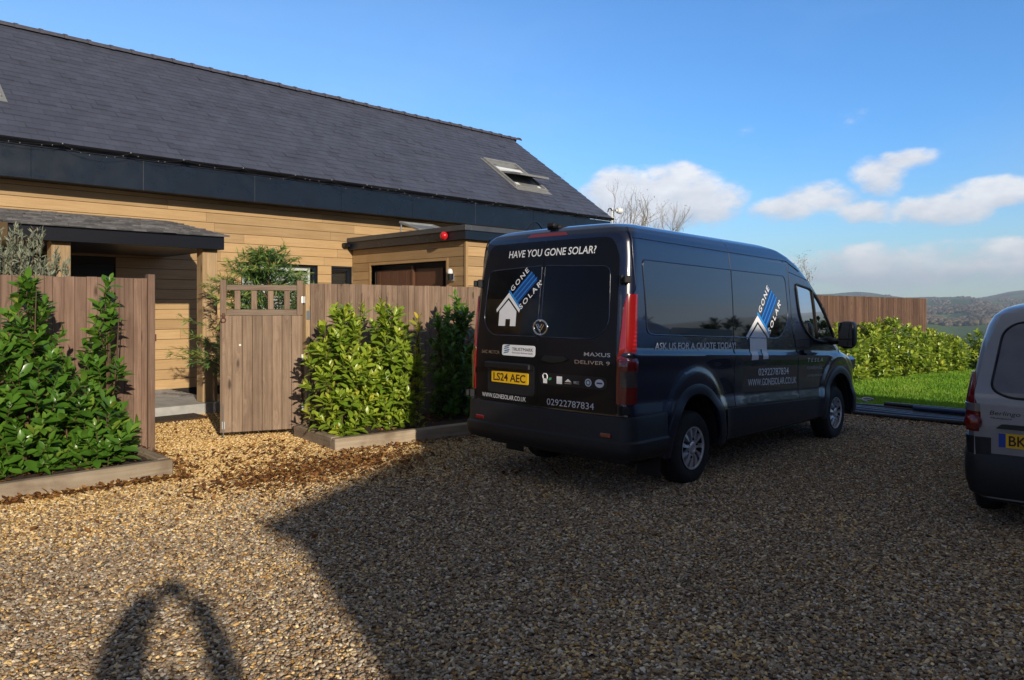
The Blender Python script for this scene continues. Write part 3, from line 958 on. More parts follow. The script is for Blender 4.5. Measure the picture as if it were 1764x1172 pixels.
# porch
porch = thing('porch', (3.7, 11.7, 0), 'lean-to porch with dark fascia on two pale oak posts at the front door', 'porch')
PX0, PX1, PY0 = 2.2, 5.14, 11.72
mb = MB()
mb.box((PX0 - .05, PY0, -.2), (PX1 + .05, 14.28, .13)); mb.build('slab', M['concrete'], porch, world=True)
for a, b in ((2.74, 2.98), (4.85, 5.09)):
    mb = MB(); mb.rnd = RNG.random(); mb.bbox((a, 11.86, .13), (b, 12.10, 2.60), .008); mb.build('post', M['oak'], porch, world=True)
mb = MB(); mb.bbox((PX0, PY0, 2.585), (PX1, PY0 + .03, 2.80), .004)
for x in (PX0, PX1 - .03): mb.prism([(PY0 + .031, 2.585), (14.27, 2.585), (14.27, 3.20), (PY0 + .031, 2.80)], x, x + .03, yzM)
mb.box((PX0 + .031, PY0 + .031, 2.59), (PX1 - .031, 14.27, 2.61))
mb.build('fascia', M['gutter'], porch, world=True)
mb = MB()
pu = Vector((0, 14.27 - PY0 + .06, .455)); pl = pu.length; pu.normalize(); pn = Vector((0, -pu.z, pu.y))
mb.prism([(PY0 - .06, 2.803), (14.27, 3.258), (14.27, 3.215), (PY0 - .06, 2.790)], PX0 - .06, PX1 + .06, yzM)
for c in range(11):
    x = PX0 - .07 - (c % 2) * .11
    while x < PX1 + .06:
        wv = RNG.uniform(.16, .24); mb.rnd = RNG.random(); s0 = c * pl / 11 - .01 + RNG.gauss(0, .008); up = .014 + abs(RNG.gauss(0, .007)); s1 = s0 + pl / 11 * 1.15
        def Q(xx, s, n): return Vector((xx, PY0 - .06, 2.803)) + pu * s + pn * n
        xa, xb = max(x, PX0 - .07) + .002, min(x + wv, PX1 + .07) - .002
        x += wv
        if xb - xa < .02: continue
        mb.add([Q(xa, s0, up), Q(xb, s0, up + RNG.gauss(0, .003)), Q(xb, s1, .004), Q(xa, s1, .004), Q(xa, s0, -.001), Q(xb, s0, -.001), Q(xb, s1, -.001), Q(xa, s1, -.001)], [(0, 1, 2, 3), (4, 5, 1, 0), (5, 6, 2, 1), (7, 4, 0, 3)])
mb.build('roof', M['shingle'], porch, world=True)

mb = MB(); mb.bbox((3.85, 11.1, zg(4) + .02), (4.62, 11.62, zg(4) + .045), .006)
tag(mb.build('door_mat', M['coir']), 'brown coir door mat lying on the gravel in front of the porch slab', 'mat')

# flat roofed annex
annex = thing('flat_roof_annex', (9.21, 10.43, 0), 'small flat roofed annex in golden cladding with brown double doors', 'annex')
AX0, AX1, AY0, AY1 = 9.21, 13.6, 10.43, 14.26
mb = MB()
clad(mb, 'y', AX0, AY0 + .022, AY1, .0, 2.92, -1, [(10.99, 13.55, -.1, 2.55)])
mb.build('cladding_door_side', M['cladding_y'], annex, world=True)
mb = MB(); clad(mb, 'x', AY0, AX0 + .0, AX1, .0, 2.92, -1); mb.build('cladding', M['cladding'], annex, world=True)
mb = MB(); mb.rnd = .6
mb.bbox((AX0 - .035, AY0 - .035, 0), (AX0 + .02, AY0 + .02, 2.92), .004)
for (a, b) in ((10.93, 10.99), (13.55, 13.61)): mb.bbox((AX0 - .03, a, 0), (AX0 + .1, b, 2.61), .004)
mb.bbox((AX0 - .03, 10.99, 2.55), (AX0 + .1, 13.55, 2.61), .004)
mb.build('corner_trim', M['cladding_y'], annex, world=True)
mb = MB()
mb.box((AX0 + .004, AY0 + .004, -.2), (AX0 + .2, 10.99, 2.95)); mb.box((AX0 + .004, 13.55, -.2), (AX0 + .2, AY1, 2.95)); mb.box((AX0 + .004, 10.99, 2.55), (AX0 + .2, 13.55, 2.95))
mb.box((AX0 + .2, AY0 + .004, -.2), (AX1, AY0 + .2, 2.95)); mb.box((AX1 - .2, AY0 + .2, -.2), (AX1, AY1, 2.95)); mb.box((AX0 + .2, AY1 - .1, -.2), (AX1 - .2, AY1, 2.95))
mb.build('wall', M['soffit'], annex, world=True)
for (y0, y1, boards, xo) in ((12.24, 13.54, 8, .12), (11.30, 12.20, 0, .15)):
    mb = MB(); mb.rnd = .5
    mb.bbox((AX0 + xo, y0, .05), (AX0 + xo + .05, y1, 2.44), .006)
    if boards:
        w = (y1 - y0 - .06) / boards
        for i in range(boards): mb.rnd = RNG.random(); mb.bbox((AX0 + xo - .012, y0 + .03 + i * w, .1), (AX0 + xo, y0 + .03 + (i + 1) * w - .012, 2.42), .004)
    d = mb.build('door', M['brown_door'], annex, world=True)
    mb = MB(); mb.bbox((AX0 + xo - .05, y0 + .05, 1.0), (AX0 + xo - .013, y0 + .08, 1.14), .005); mb.build('handle', M['chrome'], d, world=True)
mb = MB(); mb.rnd = .4; mb.bbox((AX0 + .09, 12.19, .05), (AX0 + .17, 12.25, 2.5), .005); mb.build('door_post', M['brown_door'], annex, world=True)
mb = MB(); mb.box((AX0 + .24, 10.99, 0), (AX0 + .25, 13.55, 2.55)); mb.build('black_room_sheet', M['black'], annex, world=True)  # black sheet in place of the unlit inside of the annex
mb = MB()
mb.bbox((AX0 - .14, AY0 - .14, 2.92), (AX0 - .10, AY1, 3.085), .004); mb.bbox((AX0 - .10, AY0 - .14, 2.92), (AX1 + .1, AY0 - .10, 3.085), .004)
mb.box((AX0 - .10, AY0 - .10, 2.925), (AX1 + .1, AY1, 2.95))
mb.build('fascia', M['fascia'], annex, world=True)
mb = MB()
mb.bbox((AX0 - .17, AY0 - .17, 3.085), (AX0 - .02, AY1, 3.185), .006); mb.bbox((AX0 - .02, AY0 - .17, 3.085), (AX1 + .12, AY0 - .02, 3.185), .006)
mb.build('edge_trim', M['grey_trim'], annex, world=True)
mb = MB(); mb.box((AX0 - .03, AY0 - .03, 3.09), (AX1 + .1, AY1, 3.16)); mb.build('roof', M['soffit'], annex, world=True)
mb = MB(); mb.bbox((AX0 - .30, AY1 - .13, 2.98), (AX0 - .16, AY1 + .0, 3.07), .01); mb.build('gutter_end', M['gutter'], annex, world=True)

hx0, hx1, hy0, hy1 = 9.92, 10.9, 12.78, 13.52
rl = thing('rooflight', (9.9, 12.8, 3.16), 'grey framed rooflight standing propped open on the annex roof', 'rooflight')
mb = MB()
for (a, b) in (((hx0, hy0, 3.16), (hx1, hy0 + .05, 3.30)), ((hx0, hy1 - .05, 3.16), (hx1, hy1, 3.30)), ((hx0, hy0 + .05, 3.16), (hx0 + .05, hy1 - .05, 3.30)), ((hx1 - .05, hy0 + .05, 3.16), (hx1, hy1 - .05, 3.30))): mb.bbox(a, b, .005)
mb.build('curb', M['skylight'], rl, world=True)
T = Matrix.Translation((hx0, hy0 + .02, 3.31)) @ Matrix.Rotation(rad(17), 4, 'X')
mb = MB(); w, h = hx1 - hx0, .76
for (a, b) in (((0, 0, 0), (w, .06, .05)), ((0, h - .06, 0), (w, h, .05)), ((0, .06, 0), (.06, h - .06, .05)), ((w - .06, .06, 0), (w, h - .06, .05))): mb.bbox(a, b, .006, T)
sa = mb.build('sash', M['skylight'], rl, world=True)
mb = MB(); mb.box((.06, .06, .018), (w - .06, h - .06, .03), M=T); mb.build('pane', mat('pale_rooflight_pane', (.40, .43, .44), .12, 0, .6, .5), sa, world=True)
for x in (hx0 + .02, hx1 - .02):
    mb = MB(); mb.tube([(x, hy1 - .03, 3.29), (x, hy1 - .08, 3.53)], .018); mb.build('strut', M['skylight'], rl, world=True)

# fittings on the annex
al = thing('alarm_siren', (AX0 - .14, 10.86, 3.01), 'round red alarm siren fixed to the dark annex fascia', 'alarm')
T = Matrix.Translation((AX0 - .14, 10.86, 3.01)) @ Matrix.Rotation(rad(-90), 4, 'Y')
mb = MB(); mb.lathe([(0, 0), (.062, 0), (.062, .02), (.05, .022)], 24, T); mb.build('base', M['black'], al, 40, world=True)
mb = MB(); mb.lathe([(.078, .022), (.082, .05), (.075, .085), (.05, .108), (.02, .116), (0, .117)], 28, T); mb.lathe([(.0, .021), (.078, .022)], 28, T); mb.build('dome', M['red_siren'], al, 50, world=True)
wl = thing('wall_lamp', (AX0 - .02, 10.77, 2.25), 'black outdoor wall lamp with a round white top beside the brown annex doors', 'lamp')
mb = MB(); mb.bbox((AX0 - .05, 10.735, 2.14), (AX0 - .021, 10.805, 2.30), .006); mb.tube([(AX0 - .05, 10.77, 2.17), (AX0 - .09, 10.77, 2.15), (AX0 - .11, 10.77, 2.18)], .014); mb.build('bracket', M['chrome'], wl, world=True)
T = Matrix.Translation((AX0 - .11, 10.77, 2.17))
mb = MB(); mb.lathe([(0, 0), (.04, 0), (.046, .02), (.046, .12), (0, .12)], 20, T); mb.build('body', M['black'], wl, 40, world=True)
mb = MB(); mb.lathe([(.05, .12), (.054, .15), (.045, .19), (.025, .212), (0, .218)], 20, T); mb.lathe([(0, .121), (.05, .12)], 20, T); mb.build('shade', M['white_paint'], wl, 50, world=True)
mb = MB()
mb.tube([(10.9, 10.6, 3.17)] + [(11.0 + .09 * k, 10.6 + .02 * k, 3.19 + .26 * math.sin(math.pi * k / 9.)) for k in range(1, 10)], .018, 8)
tag(mb.build('cable', M['gutter'], None, 60), 'black cable looping up out of the annex roof edge behind the navy van', 'cable')

# security camera by the far end of the eave
sc_ = thing('security_camera', (18.16, 13.8, 4.3), 'white security camera on a short mast at the far end of the roof eave', 'camera')
mb = MB(); mb.tube([(18.12, 13.8, 3.9), (18.12, 13.8, 4.66)], .03); mb.tube([(18.05, 13.8, 3.95), (18.12, 13.8, 3.95)], .03); mb.build('mast', M['white_paint'], sc_, 40, world=True)
T = Matrix.Translation((18.2, 13.72, 4.58)) @ Matrix.Rotation(rad(90), 4, 'Y') @ Matrix.Rotation(rad(20), 4, 'X')
mb = MB(); mb.lathe([(0, 0), (.04, 0), (.04, .05), (.08, .07), (.09, .12), (.09, .2), (.07, .23), (0, .235)], 20, T); mb.build('body', M['white_paint'], sc_, 40, world=True)
mb = MB(); mb.tube([(17.82, 13.72, 4.5), (17.86, 13.72, 4.60), (17.98, 13.72, 4.62), (18.06, 13.74, 4.56)], .018, 6); mb.build('bracket', M['black'], sc_, 40, world=True)

# fairy lights along the gutter
fl = thing('string_lights', (7, 13.6, 4.25), 'thin sagging string of small white lights hung along the black gutter', 'lights')
wire = MB(); bulbs = MB()
x = -1.0
while x < 17.8:
    L = RNG.uniform(.8, 1.2); sag = RNG.uniform(.03, .12)
    pts = [(x + L * k / 8, 13.60, 4.30 - sag * 4 * (k / 8) * (1 - k / 8)) for k in range(9)]
    wire.tube(pts, .004, 5, False)
    for k in range(1, 8):
        if RNG.random() < .45: bulbs.lathe([(0, -.010), (.005, -.006), (.005, .006), (0, .010)], 6, Matrix.Translation((pts[k][0], 13.593, pts[k][2] - .012)))
    bulbs.lathe([(0, -.012), (.009, -.008), (.009, .01), (0, .014)], 6, Matrix.Translation((x, 13.61, 4.31)))
    x += L
wire.build('wire', M['black'], fl, world=True); tag(bulbs.build('bulb_string', M['grey_bulb'], fl, world=True), kind='stuff')

# ------------------------------------------------------------------ fences, gate and planting beds
def fence_boards(mb, x0, x1, y, top, bot, wmin, wmax, rng, ragged=.003):
    x = x0
    while x < x1 - .02:
        w = min(rng.uniform(wmin, wmax), x1 - x); mb.rnd = rng.random()
        j = rng.uniform(0, .012); dz = rng.gauss(0, ragged)
        mb.bbox((x + .0015, y - .018 - j, bot(x)), (x + w - .0015, y - j, top(x) + dz), .003)
        x += w
def fence(name, x0, x1, y, top, bot, wm, m, label, posts, rng):
    o = thing(name, ((x0 + x1) / 2, y, bot((x0 + x1) / 2)), label, 'fence')
    mb = MB(); fence_boards(mb, x0, x1, y, top, bot, wm[0], wm[1], rng); mb.build('boards', m, o, world=True)
    mb = MB()
    for k in (.35, 1.0, 1.65):
        mb.rnd = rng.random(); n = max(1, int((x1 - x0) / 3))
        for i in range(n):
            a, b = x0 + (x1 - x0) * i / n, x0 + (x1 - x0) * (i + 1) / n
            mb.bbox((a, y + .002, bot(a) + k), (b, y + .06, bot(a) + k + .08), .004)
    mb.build('rails', m, o, world=True)
    for px in posts:
        mb = MB(); mb.rnd = rng.random(); mb.bbox((px - .05, y + .062, bot(px) - .1), (px + .05, y + .16, top(px) - .02), .006); mb.build('post', m, o, world=True)
    return o
fr = random.Random(21)
fL = fence('board_fence', -3.2, 3.0, 8.9, lambda x: 2.0, lambda x: .03, (.07, .115), M['fence_left'], 'red brown board fence behind the left planting bed, ending at the gateway', [-3.1, -1.2, .8], fr)
mb = MB(); mb.rnd = .3; mb.bbox((3.0, 8.84, -.1), (3.075, 8.95, 2.045), .006); mb.build('post', M['fence_left'], fL, world=True)
mb = MB(); mb.bbox((3.0755, 8.86, 1.28), (3.095, 8.90, 1.36), .003); mb.build('latch_keep', M['rust'], fL, world=True)
fence('board_fence', 5.07, 14.0, 8.9, lambda x: 1.985, lambda x: zg(x) - .02, (.085, .125), M['fence'], 'weathered tan board fence between the gate and the navy van', [5.2, 7.1, 9, 11, 12.9, 13.9], fr)
fence('board_fence', 14.0, 31.8, 8.93, lambda x: 1.985 - .004 * max(0, x - 20), lambda x: zg(x) - .05, (.09, .17), M['fence_far'], 'dark red brown fence far behind the laurel hedge', [14.2, 17, 20, 23, 26, 29, 31.6], fr)

gate = thing('garden_gate', (4.98, 8.93, 0), 'weathered wooden gate with four open spindles on top, standing ajar', 'gate', rot=(0, 0, math.atan2(.40, -.916)))
mb = MB(); nb = 8; bw = .985 / nb
for i in range(nb): mb.rnd = fr.random(); mb.bbox((.02 + i * bw + .002, .0, .055), (.02 + (i + 1) * bw - .002, .020 + fr.uniform(0, .003), 1.555), .004)
mb.build('boards', M['gate'], gate)
for a, b in ((.0, .075), (.95, 1.025)):
    mb = MB(); mb.rnd = fr.random(); mb.bbox((a, -.045, .05), (b, -.002, 2.02), .006); mb.bbox((a, -.0015, 1.557), (b, .024, 2.02), .006); mb.build('stile', M['gate'], gate)
for z0, z1, nm in ((1.557, 1.635, 'middle_rail'), (1.885, 1.955, 'top_rail'), (.12, .2, 'bottom_rail')):
    mb = MB(); mb.rnd = fr.random(); mb.bbox((.077, -.044, z0), (.948, -.003, z1), .005)
    if z0 > 1: mb.bbox((.077, -.0025, z0), (.948, .022, z1), .005)
    mb.build(nm, M['gate_x'], gate)
for i in range(4):
    mb = MB(); mb.rnd = fr.random(); c = .20 + i * .205; mb.bbox((c - .036, -.03, 1.636), (c + .036, .008, 1.884), .005); mb.build('spindle', M['gate'], gate)
for z in (.30, .95, 1.72):
    mb = MB(); mb.bbox((-.03, .021, z), (.02, .028, z + .09), .002); mb.tube([(-.014, .03, z), (-.014, .03, z + .09)], .008); mb.build('hinge', M['steel'], gate)
mb = MB()
T = Matrix.Translation((.985, .03, 1.50)) @ Matrix.Rotation(rad(-90), 4, 'X')
mb.lathe([(.028 + .007 * math.cos(w), .007 * math.sin(w)) for w in np.arange(0, 6.28, .785)], 20, T, closed=True)
mb.bbox((.965, .021, 1.52), (1.0, .03, 1.59), .003)
mb.build('ring_latch', M['rust'], gate, 60)
mb = MB(); mb.tube([(.985, .03, -.03), (.985, .03, .42)], .008); mb.bbox((.965, .021, .10), (1.005, .027, .2), .002); mb.build('drop_bolt', M['steel'], gate)
mb = MB(); mb.bbox((.772, .0235, 1.165), (.797, .0265, 1.19), .002); mb.build('sticker', M['white_paint'], gate)
gp = thing('gate_post', (5.02, 8.95, 0), 'slim pale post that carries the gate hinges at the fence end', 'post')
mb = MB(); mb.rnd = .8; mb.bbox((5.0, 8.88, -.2), (5.065, 8.98, 1.97), .006); mb.build('timber', M['oak'], gp, world=True)
for z in (.4, 1.5):
    mb = MB(); mb.bbox((5.005, 8.872, z), (5.06, 8.879, z + .12), .002); mb.build('metal_plate', M['steel'], gp, world=True)

def bed(loc, rotz, L, D, h, label, ends):
    o = thing('planting_bed', loc, label, 'flower bed', 'planting beds edged with timber sleepers', rot=(0, 0, rotz))
    r = random.Random(int(L * 100)); th = .11
    n = max(1, round(L / 2.4))
    for i in range(n):
        a, b = L * i / n, L * (i + 1) / n
        mb = MB(); mb.rnd = r.random(); mb.bbox((a + .002, 0, -.06), (b - .002, th, h + r.uniform(-.004, .004)), .012); mb.build('sleeper', M['sleeper'], o)
    for e in ends:
        x = 0 if e == 0 else L - th
        mb = MB(); mb.rnd = r.random(); mb.bbox((x + .003 if e == 0 else x, th + .002, -.06), (x + th, D, h + .01), .012); mb.build('sleeper', M['sleeper_y'], o)
    mb = MB(); nx, ny = int(L / .06), int(D / .06)
    xs = np.linspace(.02, L - .02, nx); ys = np.linspace(.05, D, ny)
    V = [(x, y, h - .035 + r.uniform(-.012, .014)) for y in ys for x in xs]
    F = [(j * nx + i, j * nx + i + 1, (j + 1) * nx + i + 1, (j + 1) * nx + i) for j in range(ny - 1) for i in range(nx - 1)]
    mb.add(V, F); mb.build('soil', M['soil'], o, 180)
    return o
bed((-2.2, 7.6, 0), 0, 5.02, 1.28, .15, 'timber edged bed on the left holding glossy dark green laurels', [1])
bed((4.64, 7.57, -.03), rad(-7.3), 4.6, 1.30, .15, 'timber edged bed in the middle with lime green laurels, running behind the van', [0])

pl_ = random.Random(5)
PIPES = [('pipe_black', 13.05, .05), ('pipe_navy', 13.22, .04), ('pipe_blue', 12.78, .045), ('pipe_black', 13.4, .055), ('pipe_navy', 12.92, .05), ('pipe_black', 12.66, .04), ('pipe_navy', 13.56, .045), ('pipe_black', 13.7, .05)]
PL = ['black polythene pipe lying in the middle of the bundle between van and lawn', 'thin navy pipe lying just left of the middle of the bundle by the lawn',
      'bright blue wrapped pipe nearest but one to the gravel in the bundle', 'thick black pipe under the loose white cord by the lawn', 'navy pipe beside the bright blue one in the bundle',
      'black pipe along the gravel side of the bundle by the lawn', 'navy pipe on the grass side of the bundle', 'thick black pipe at the very edge of the lawn']
for (mn, x, r_), lab in zip(PIPES, PL):
    mb = MB(); y0 = pl_.uniform(1.0, 1.8); y1 = pl_.uniform(5.0, 6.4); dx_ = pl_.uniform(-.12, .12)
    pts = [(x + dx_ * k / 6 + .01 * math.sin(k * 2 + x * 9), y0 + (y1 - y0) * k / 6, zg(x) + r_ + .015 + .012 * math.sin(k + x * 5)) for k in range(7)]
    mb.tube(pts, r_, 10); tag(mb.build('pipe', M[mn], None, 50), lab, 'pipe', 'pipes and battens in a bundle between gravel and lawn')
for (x, y0, y1, mn, lab) in ((13.12, 2.2, 3.9, 'pipe_blue', 'short sky blue length of pipe on top of the bundle near the silver van'), (13.3, 2.6, 4.4, 'pipe_black', 'short black batten on top of the bundle near the lawn')):
    mb = MB(); mb.tube([(x, y0, zg(x) + .155), (x + .1, y1, zg(x) + .145)], .04, 10); tag(mb.build('pipe', M[mn], None, 50), lab, 'pipe', 'pipes and battens in a bundle between gravel and lawn')
mb = MB(); pts = []
for k in range(40):
    w = k / 39; pts.append((13.55 + .16 * math.sin(w * 11), 6.0 - 1.5 * w + .2 * math.cos(w * 13), zg(13.4) + .16 + .05 * math.sin(w * 9) ** 2))
mb.tube(pts, .016, 6); tag(mb.build('cord', M['pipe_white'], None, 60), 'loose off white cord curled over the pipe bundle by the van nose', 'cord')

# the air over the valley
mb = MB(); mb.box((-5600, -5600, -60), (5600, 5600, 190))
hz = mb.build('haze', bpy.data.materials.new('haze_air'))
tag(hz, kind='stuff')
hm = hz.data.materials[0]; hm.use_nodes = True
t = NT(hm.node_tree); t.n.remove(t.n['Principled BSDF'])
pv = t.new('ShaderNodeVolumePrincipled'); pv.inputs['Density'].default_value = 2.3e-4; pv.inputs['Color'].default_value = (.80, .88, 1, 1); pv.inputs['Anisotropy'].default_value = .2
t.link(pv.outputs[0], t.n['Material Output'].inputs['Volume'])

# ------------------------------------------------------------------ vehicles: a body surface defined by tables
class Body:
    def __init__(s, z, hw, xr, xf, xe, rrx, rry, rfy, bulge, axles, arch, zsill, wedge=None, flare=.022, flr=(.62, .76), wr=.355):
        s.z, s.hw_, s.xr_, s.xf_, s.xe_, s.rrx_, s.rry_, s.rfy_ = z, hw, xr, xf, xe, rrx, rry, rfy
        s.bulge, s.axles, s.arch, s.zsill, s.wedge, s.flare, s.flr, s.wr = bulge, axles, arch, zsill, wedge, flare, flr, wr
    def T(s, tab, zt): return float(np.interp(zt, s.z, tab))
    def wz(s, x, zt):
        if not s.wedge: return 0.
        return -s.wedge[0] * (x - 2) * float(np.interp(zt, s.wedge[1], s.wedge[2]))
    def zeta(s, x, z):
        zt = z
        for _ in range(4): zt = z - s.wz(x, zt)
        return zt
    def bump(s, x, z):
        b = 0
        for a in s.axles:
            r = math.hypot((x - a) / s.flr[0], (z - s.wr) / s.flr[1])
            b = max(b, s.flare * float(np.interp(r, [0, .97, 1.0, 1.05, 1.12], [1, 1, .85, .25, 0])))
        return b
    def side(s, x, z): return s.T(s.hw_, s.zeta(x, z)) + s.bump(x, z)
    def rear(s, y, z): return s.T(s.xr_, z) + s.bulge * (y / max(.2, s.T(s.hw_, z))) ** 2
    def z0(s, x):
        b = s.zsill
        for a in s.axles:
            u = abs(x - a) / s.arch[0]
            if u < 1: b = max(b, s.wr + s.arch[1] * math.sqrt(1 - u * u))
        return b
    def outline(s, zt, sx, nr=8, nc=7, nf=9, nq=6, clampz=True):
        hw, xr, xf, xe, rrx, rry, rfy = [s.T(q, zt) for q in (s.hw_, s.xr_, s.xf_, s.xe_, s.rrx_, s.rry_, s.rfy_)]
        P = []
        for k in range(nr + 1):
            y = (hw - rry) * k / nr; P.append((xr + s.bulge * (y / max(.2, hw)) ** 2, y, zt + s.wz(0, zt)))
        xc = P[-1][0]
        for k in range(1, nc + 1):
            w = math.pi / 2 * k / nc; P.append((xc + rrx * (1 - math.cos(w)), hw - rry + rry * math.sin(w), zt + s.wz(0, zt)))
        xs0 = xc + rrx
        a, b = sx[0], sx[-1]
        m = min(a + .55 * (b - a), xs0 + .55 * (xe - xs0)) if xe < a + .7 * (b - a) else a + .55 * (b - a)
        k0 = a + .1 * (b - a)
        for x in sx[1:]:
            X = float(np.interp(x, [a, k0, a + .55 * (b - a), b], [xs0, max(k0, xs0 + .05), m, xe]))
            z = zt + s.wz(X, zt)
            if clampz: z = max(z, s.z0(X))
            P.append((X, hw + s.bump(X, z), z))
        zf = zt + s.wz(xe, zt)
        for k in range(1, nf + 1):
            w = math.pi / 2 * k / nf; P.append((xe + (xf - xe) * math.sin(w), hw - rfy + rfy * math.cos(w), zf))
        for k in range(1, nq + 1):
            y = (hw - rfy) * (1 - k / nq); P.append((xf + .05 * (1 - (y / max(.1, hw - rfy)) ** 2), y, zf))
        return P
    def mesh(s, rows, sx, cut):
        L = [s.outline(zt, sx) for zt in rows]
        n = len(L[0]); V = []; F = []
        for P in L:
            V += [(x, y, z) for x, y, z in P] + [(x, -y, z) for x, y, z in P]
        for i in range(len(rows) - 1):
            for k in range(n - 1):
                c = [sum(q) / 4 for q in zip(L[i][k], L[i][k + 1], L[i + 1][k], L[i + 1][k + 1])]
                if cut(c, rows[i], k): continue
                a = i * 2 * n + k; b = a + 2 * n
                F.append((a, a + 1, b + 1, b))
                a += n; b += n
                F.append((a, b, b + 1, a + 1))
        # close the top between the two halves
        b = (len(rows) - 1) * 2 * n
        for k in range(n - 1): F.append((b + k, b + k + 1, b + n + k + 1, b + n + k))
        mb = MB(); mb.add(V, F)
        return mb


def side_map(B, sgn=-1):
    return lambda u, v, o: Vector((u, sgn * (B.side(u, v) + o), v))
def rear_map(B):
    """u runs to the right as seen from behind"""
    return lambda u, v, o: Vector((B.rear(-u, v) - o, -u, v))


def rpoly(pts, r, n=6):
    """round the corners of a polygon"""
    out = []; N = len(pts)
    rs = r if isinstance(r, (list, tuple)) else [r] * N
    for i in range(N):
        p, a, b = Vector(pts[i]), Vector(pts[i - 1]), Vector(pts[(i + 1) % N])
        d1, d2 = (a - p), (b - p); rr = min(rs[i], d1.length * .49, d2.length * .49)
        if rr < 1e-4: out.append(tuple(p)); continue
        q1, q2 = p + d1.normalized() * rr, p + d2.normalized() * rr
        for k in range(n + 1):
            w = k / n; out.append(tuple(q1 * (1 - w) ** 2 + p * 2 * w * (1 - w) + q2 * w * w))
    return out


def conform(mb, verts, faces, mp, o, du=.08, dv=.04, skirt=None):
    """lay a flat drawing on a surface, cut fine enough to follow it; skirt = depth of the turned-in edge"""
    bm = bmesh.new()
    vs = [bm.verts.new((u, v, 0)) for u, v in verts]
    for f in faces:
        try: bm.faces.new([vs[i] for i in f])
        except ValueError: pass
    bmesh.ops.triangulate(bm, faces=bm.faces[:])
    us = [v[0] for v in verts]; vv = [v[1] for v in verts]
    for lo, hi, d, no in ((min(us), max(us), du, (1, 0, 0)), (min(vv), max(vv), dv, (0, 1, 0))):
        k = math.ceil(lo / d + 1e-6)
        while k * d < hi - 1e-6:
            co = (k * d, 0, 0) if no[0] else (0, k * d, 0)
            bmesh.ops.bisect_plane(bm, geom=bm.verts[:] + bm.edges[:] + bm.faces[:], plane_co=co, plane_no=no, dist=1e-6); k += 1
    if skirt is not None:
        be = [e for e in bm.edges if e.is_boundary]
        r = bmesh.ops.extrude_edge_only(bm, edges=be)
        for v in r['geom']:
            if isinstance(v, bmesh.types.BMVert): v.co.z = -1
    for v in bm.verts:
        p = mp(v.co.x, v.co.y, o if v.co.z > -.5 else o - skirt); v.co = p
    return mb.bm(bm)


def poly_on(poly, mp, o, m, name, parent, smooth=None, label=None, **kw):
    mb = MB(); conform(mb, poly, [tuple(range(len(poly)))], mp, o, **kw)
    return mb.build(name, m, parent, smooth, label=label)


def text2d(s, w=None, h=None, shear=0., weight=0., spacing=1.):
    """letters as a flat drawing whose box starts at (0, 0), sized to w x h"""
    cu = bpy.data.curves.new('lettering', 'FONT'); cu.body = s; cu.shear = shear; cu.offset = weight; cu.size = 1; cu.resolution_u = 3; cu.space_character = spacing
    o = bpy.data.objects.new('lettering', cu); C.objects.link(o)
    bpy.context.view_layer.update()
    me = o.evaluated_get(bpy.context.evaluated_depsgraph_get()).to_mesh()
    v = [(p.co.x, p.co.y) for p in me.vertices]; f = [tuple(p.vertices) for p in me.polygons]
    o.evaluated_get(bpy.context.evaluated_depsgraph_get()).to_mesh_clear()
    bpy.data.objects.remove(o); bpy.data.curves.remove(cu)
    x0, x1 = min(p[0] for p in v), max(p[0] for p in v); y0, y1 = min(p[1] for p in v), max(p[1] for p in v)
    sx = w / (x1 - x0) if w else None; sy = h / (y1 - y0) if h else None
    sx = sx or sy; sy = sy or sx
    return [((x - x0) * sx, (y - y0) * sy) for x, y in v], f


def place(v, u0, v0, rot=0., slope=0.):
    c, s_ = math.cos(rot), math.sin(rot)
    return [(u0 + x * c - y * s_, v0 + x * s_ + y * c + slope * x) for x, y in v]


def text_on(s, mp, u0, v0, w, h, m, parent, name='lettering', o=.0045, label=None, slope=0., rot=0., **kw):
    v, f = text2d(s, w, h, **kw)
    mb = MB(); conform(mb, place(v, u0, v0, rot, slope), f, mp, o, .15, .05)
    ob = mb.build(name, m, parent)
    if label: ob['label'] = label
    return ob


def line_on(mb, pts, mp, o, r, n=6, step=.05):
    out = []
    for (a, b) in zip(pts[:-1], pts[1:]):
        k = max(1, int(math.hypot(b[0] - a[0], b[1] - a[1]) / step))
        out += [mp(a[0] + (b[0] - a[0]) * i / k, a[1] + (b[1] - a[1]) * i / k, o) for i in range(k)]
    out.append(mp(*pts[-1], o))
    mb.tube(out, r, n)


def inside(p, poly):
    x, y = p; c = False; n = len(poly)
    for i in range(n):
        (x1, y1), (x2, y2) = poly[i], poly[i - 1]
        if (y1 > y) != (y2 > y) and x < (x2 - x1) * (y - y1) / (y2 - y1) + x1: c = not c
    return c


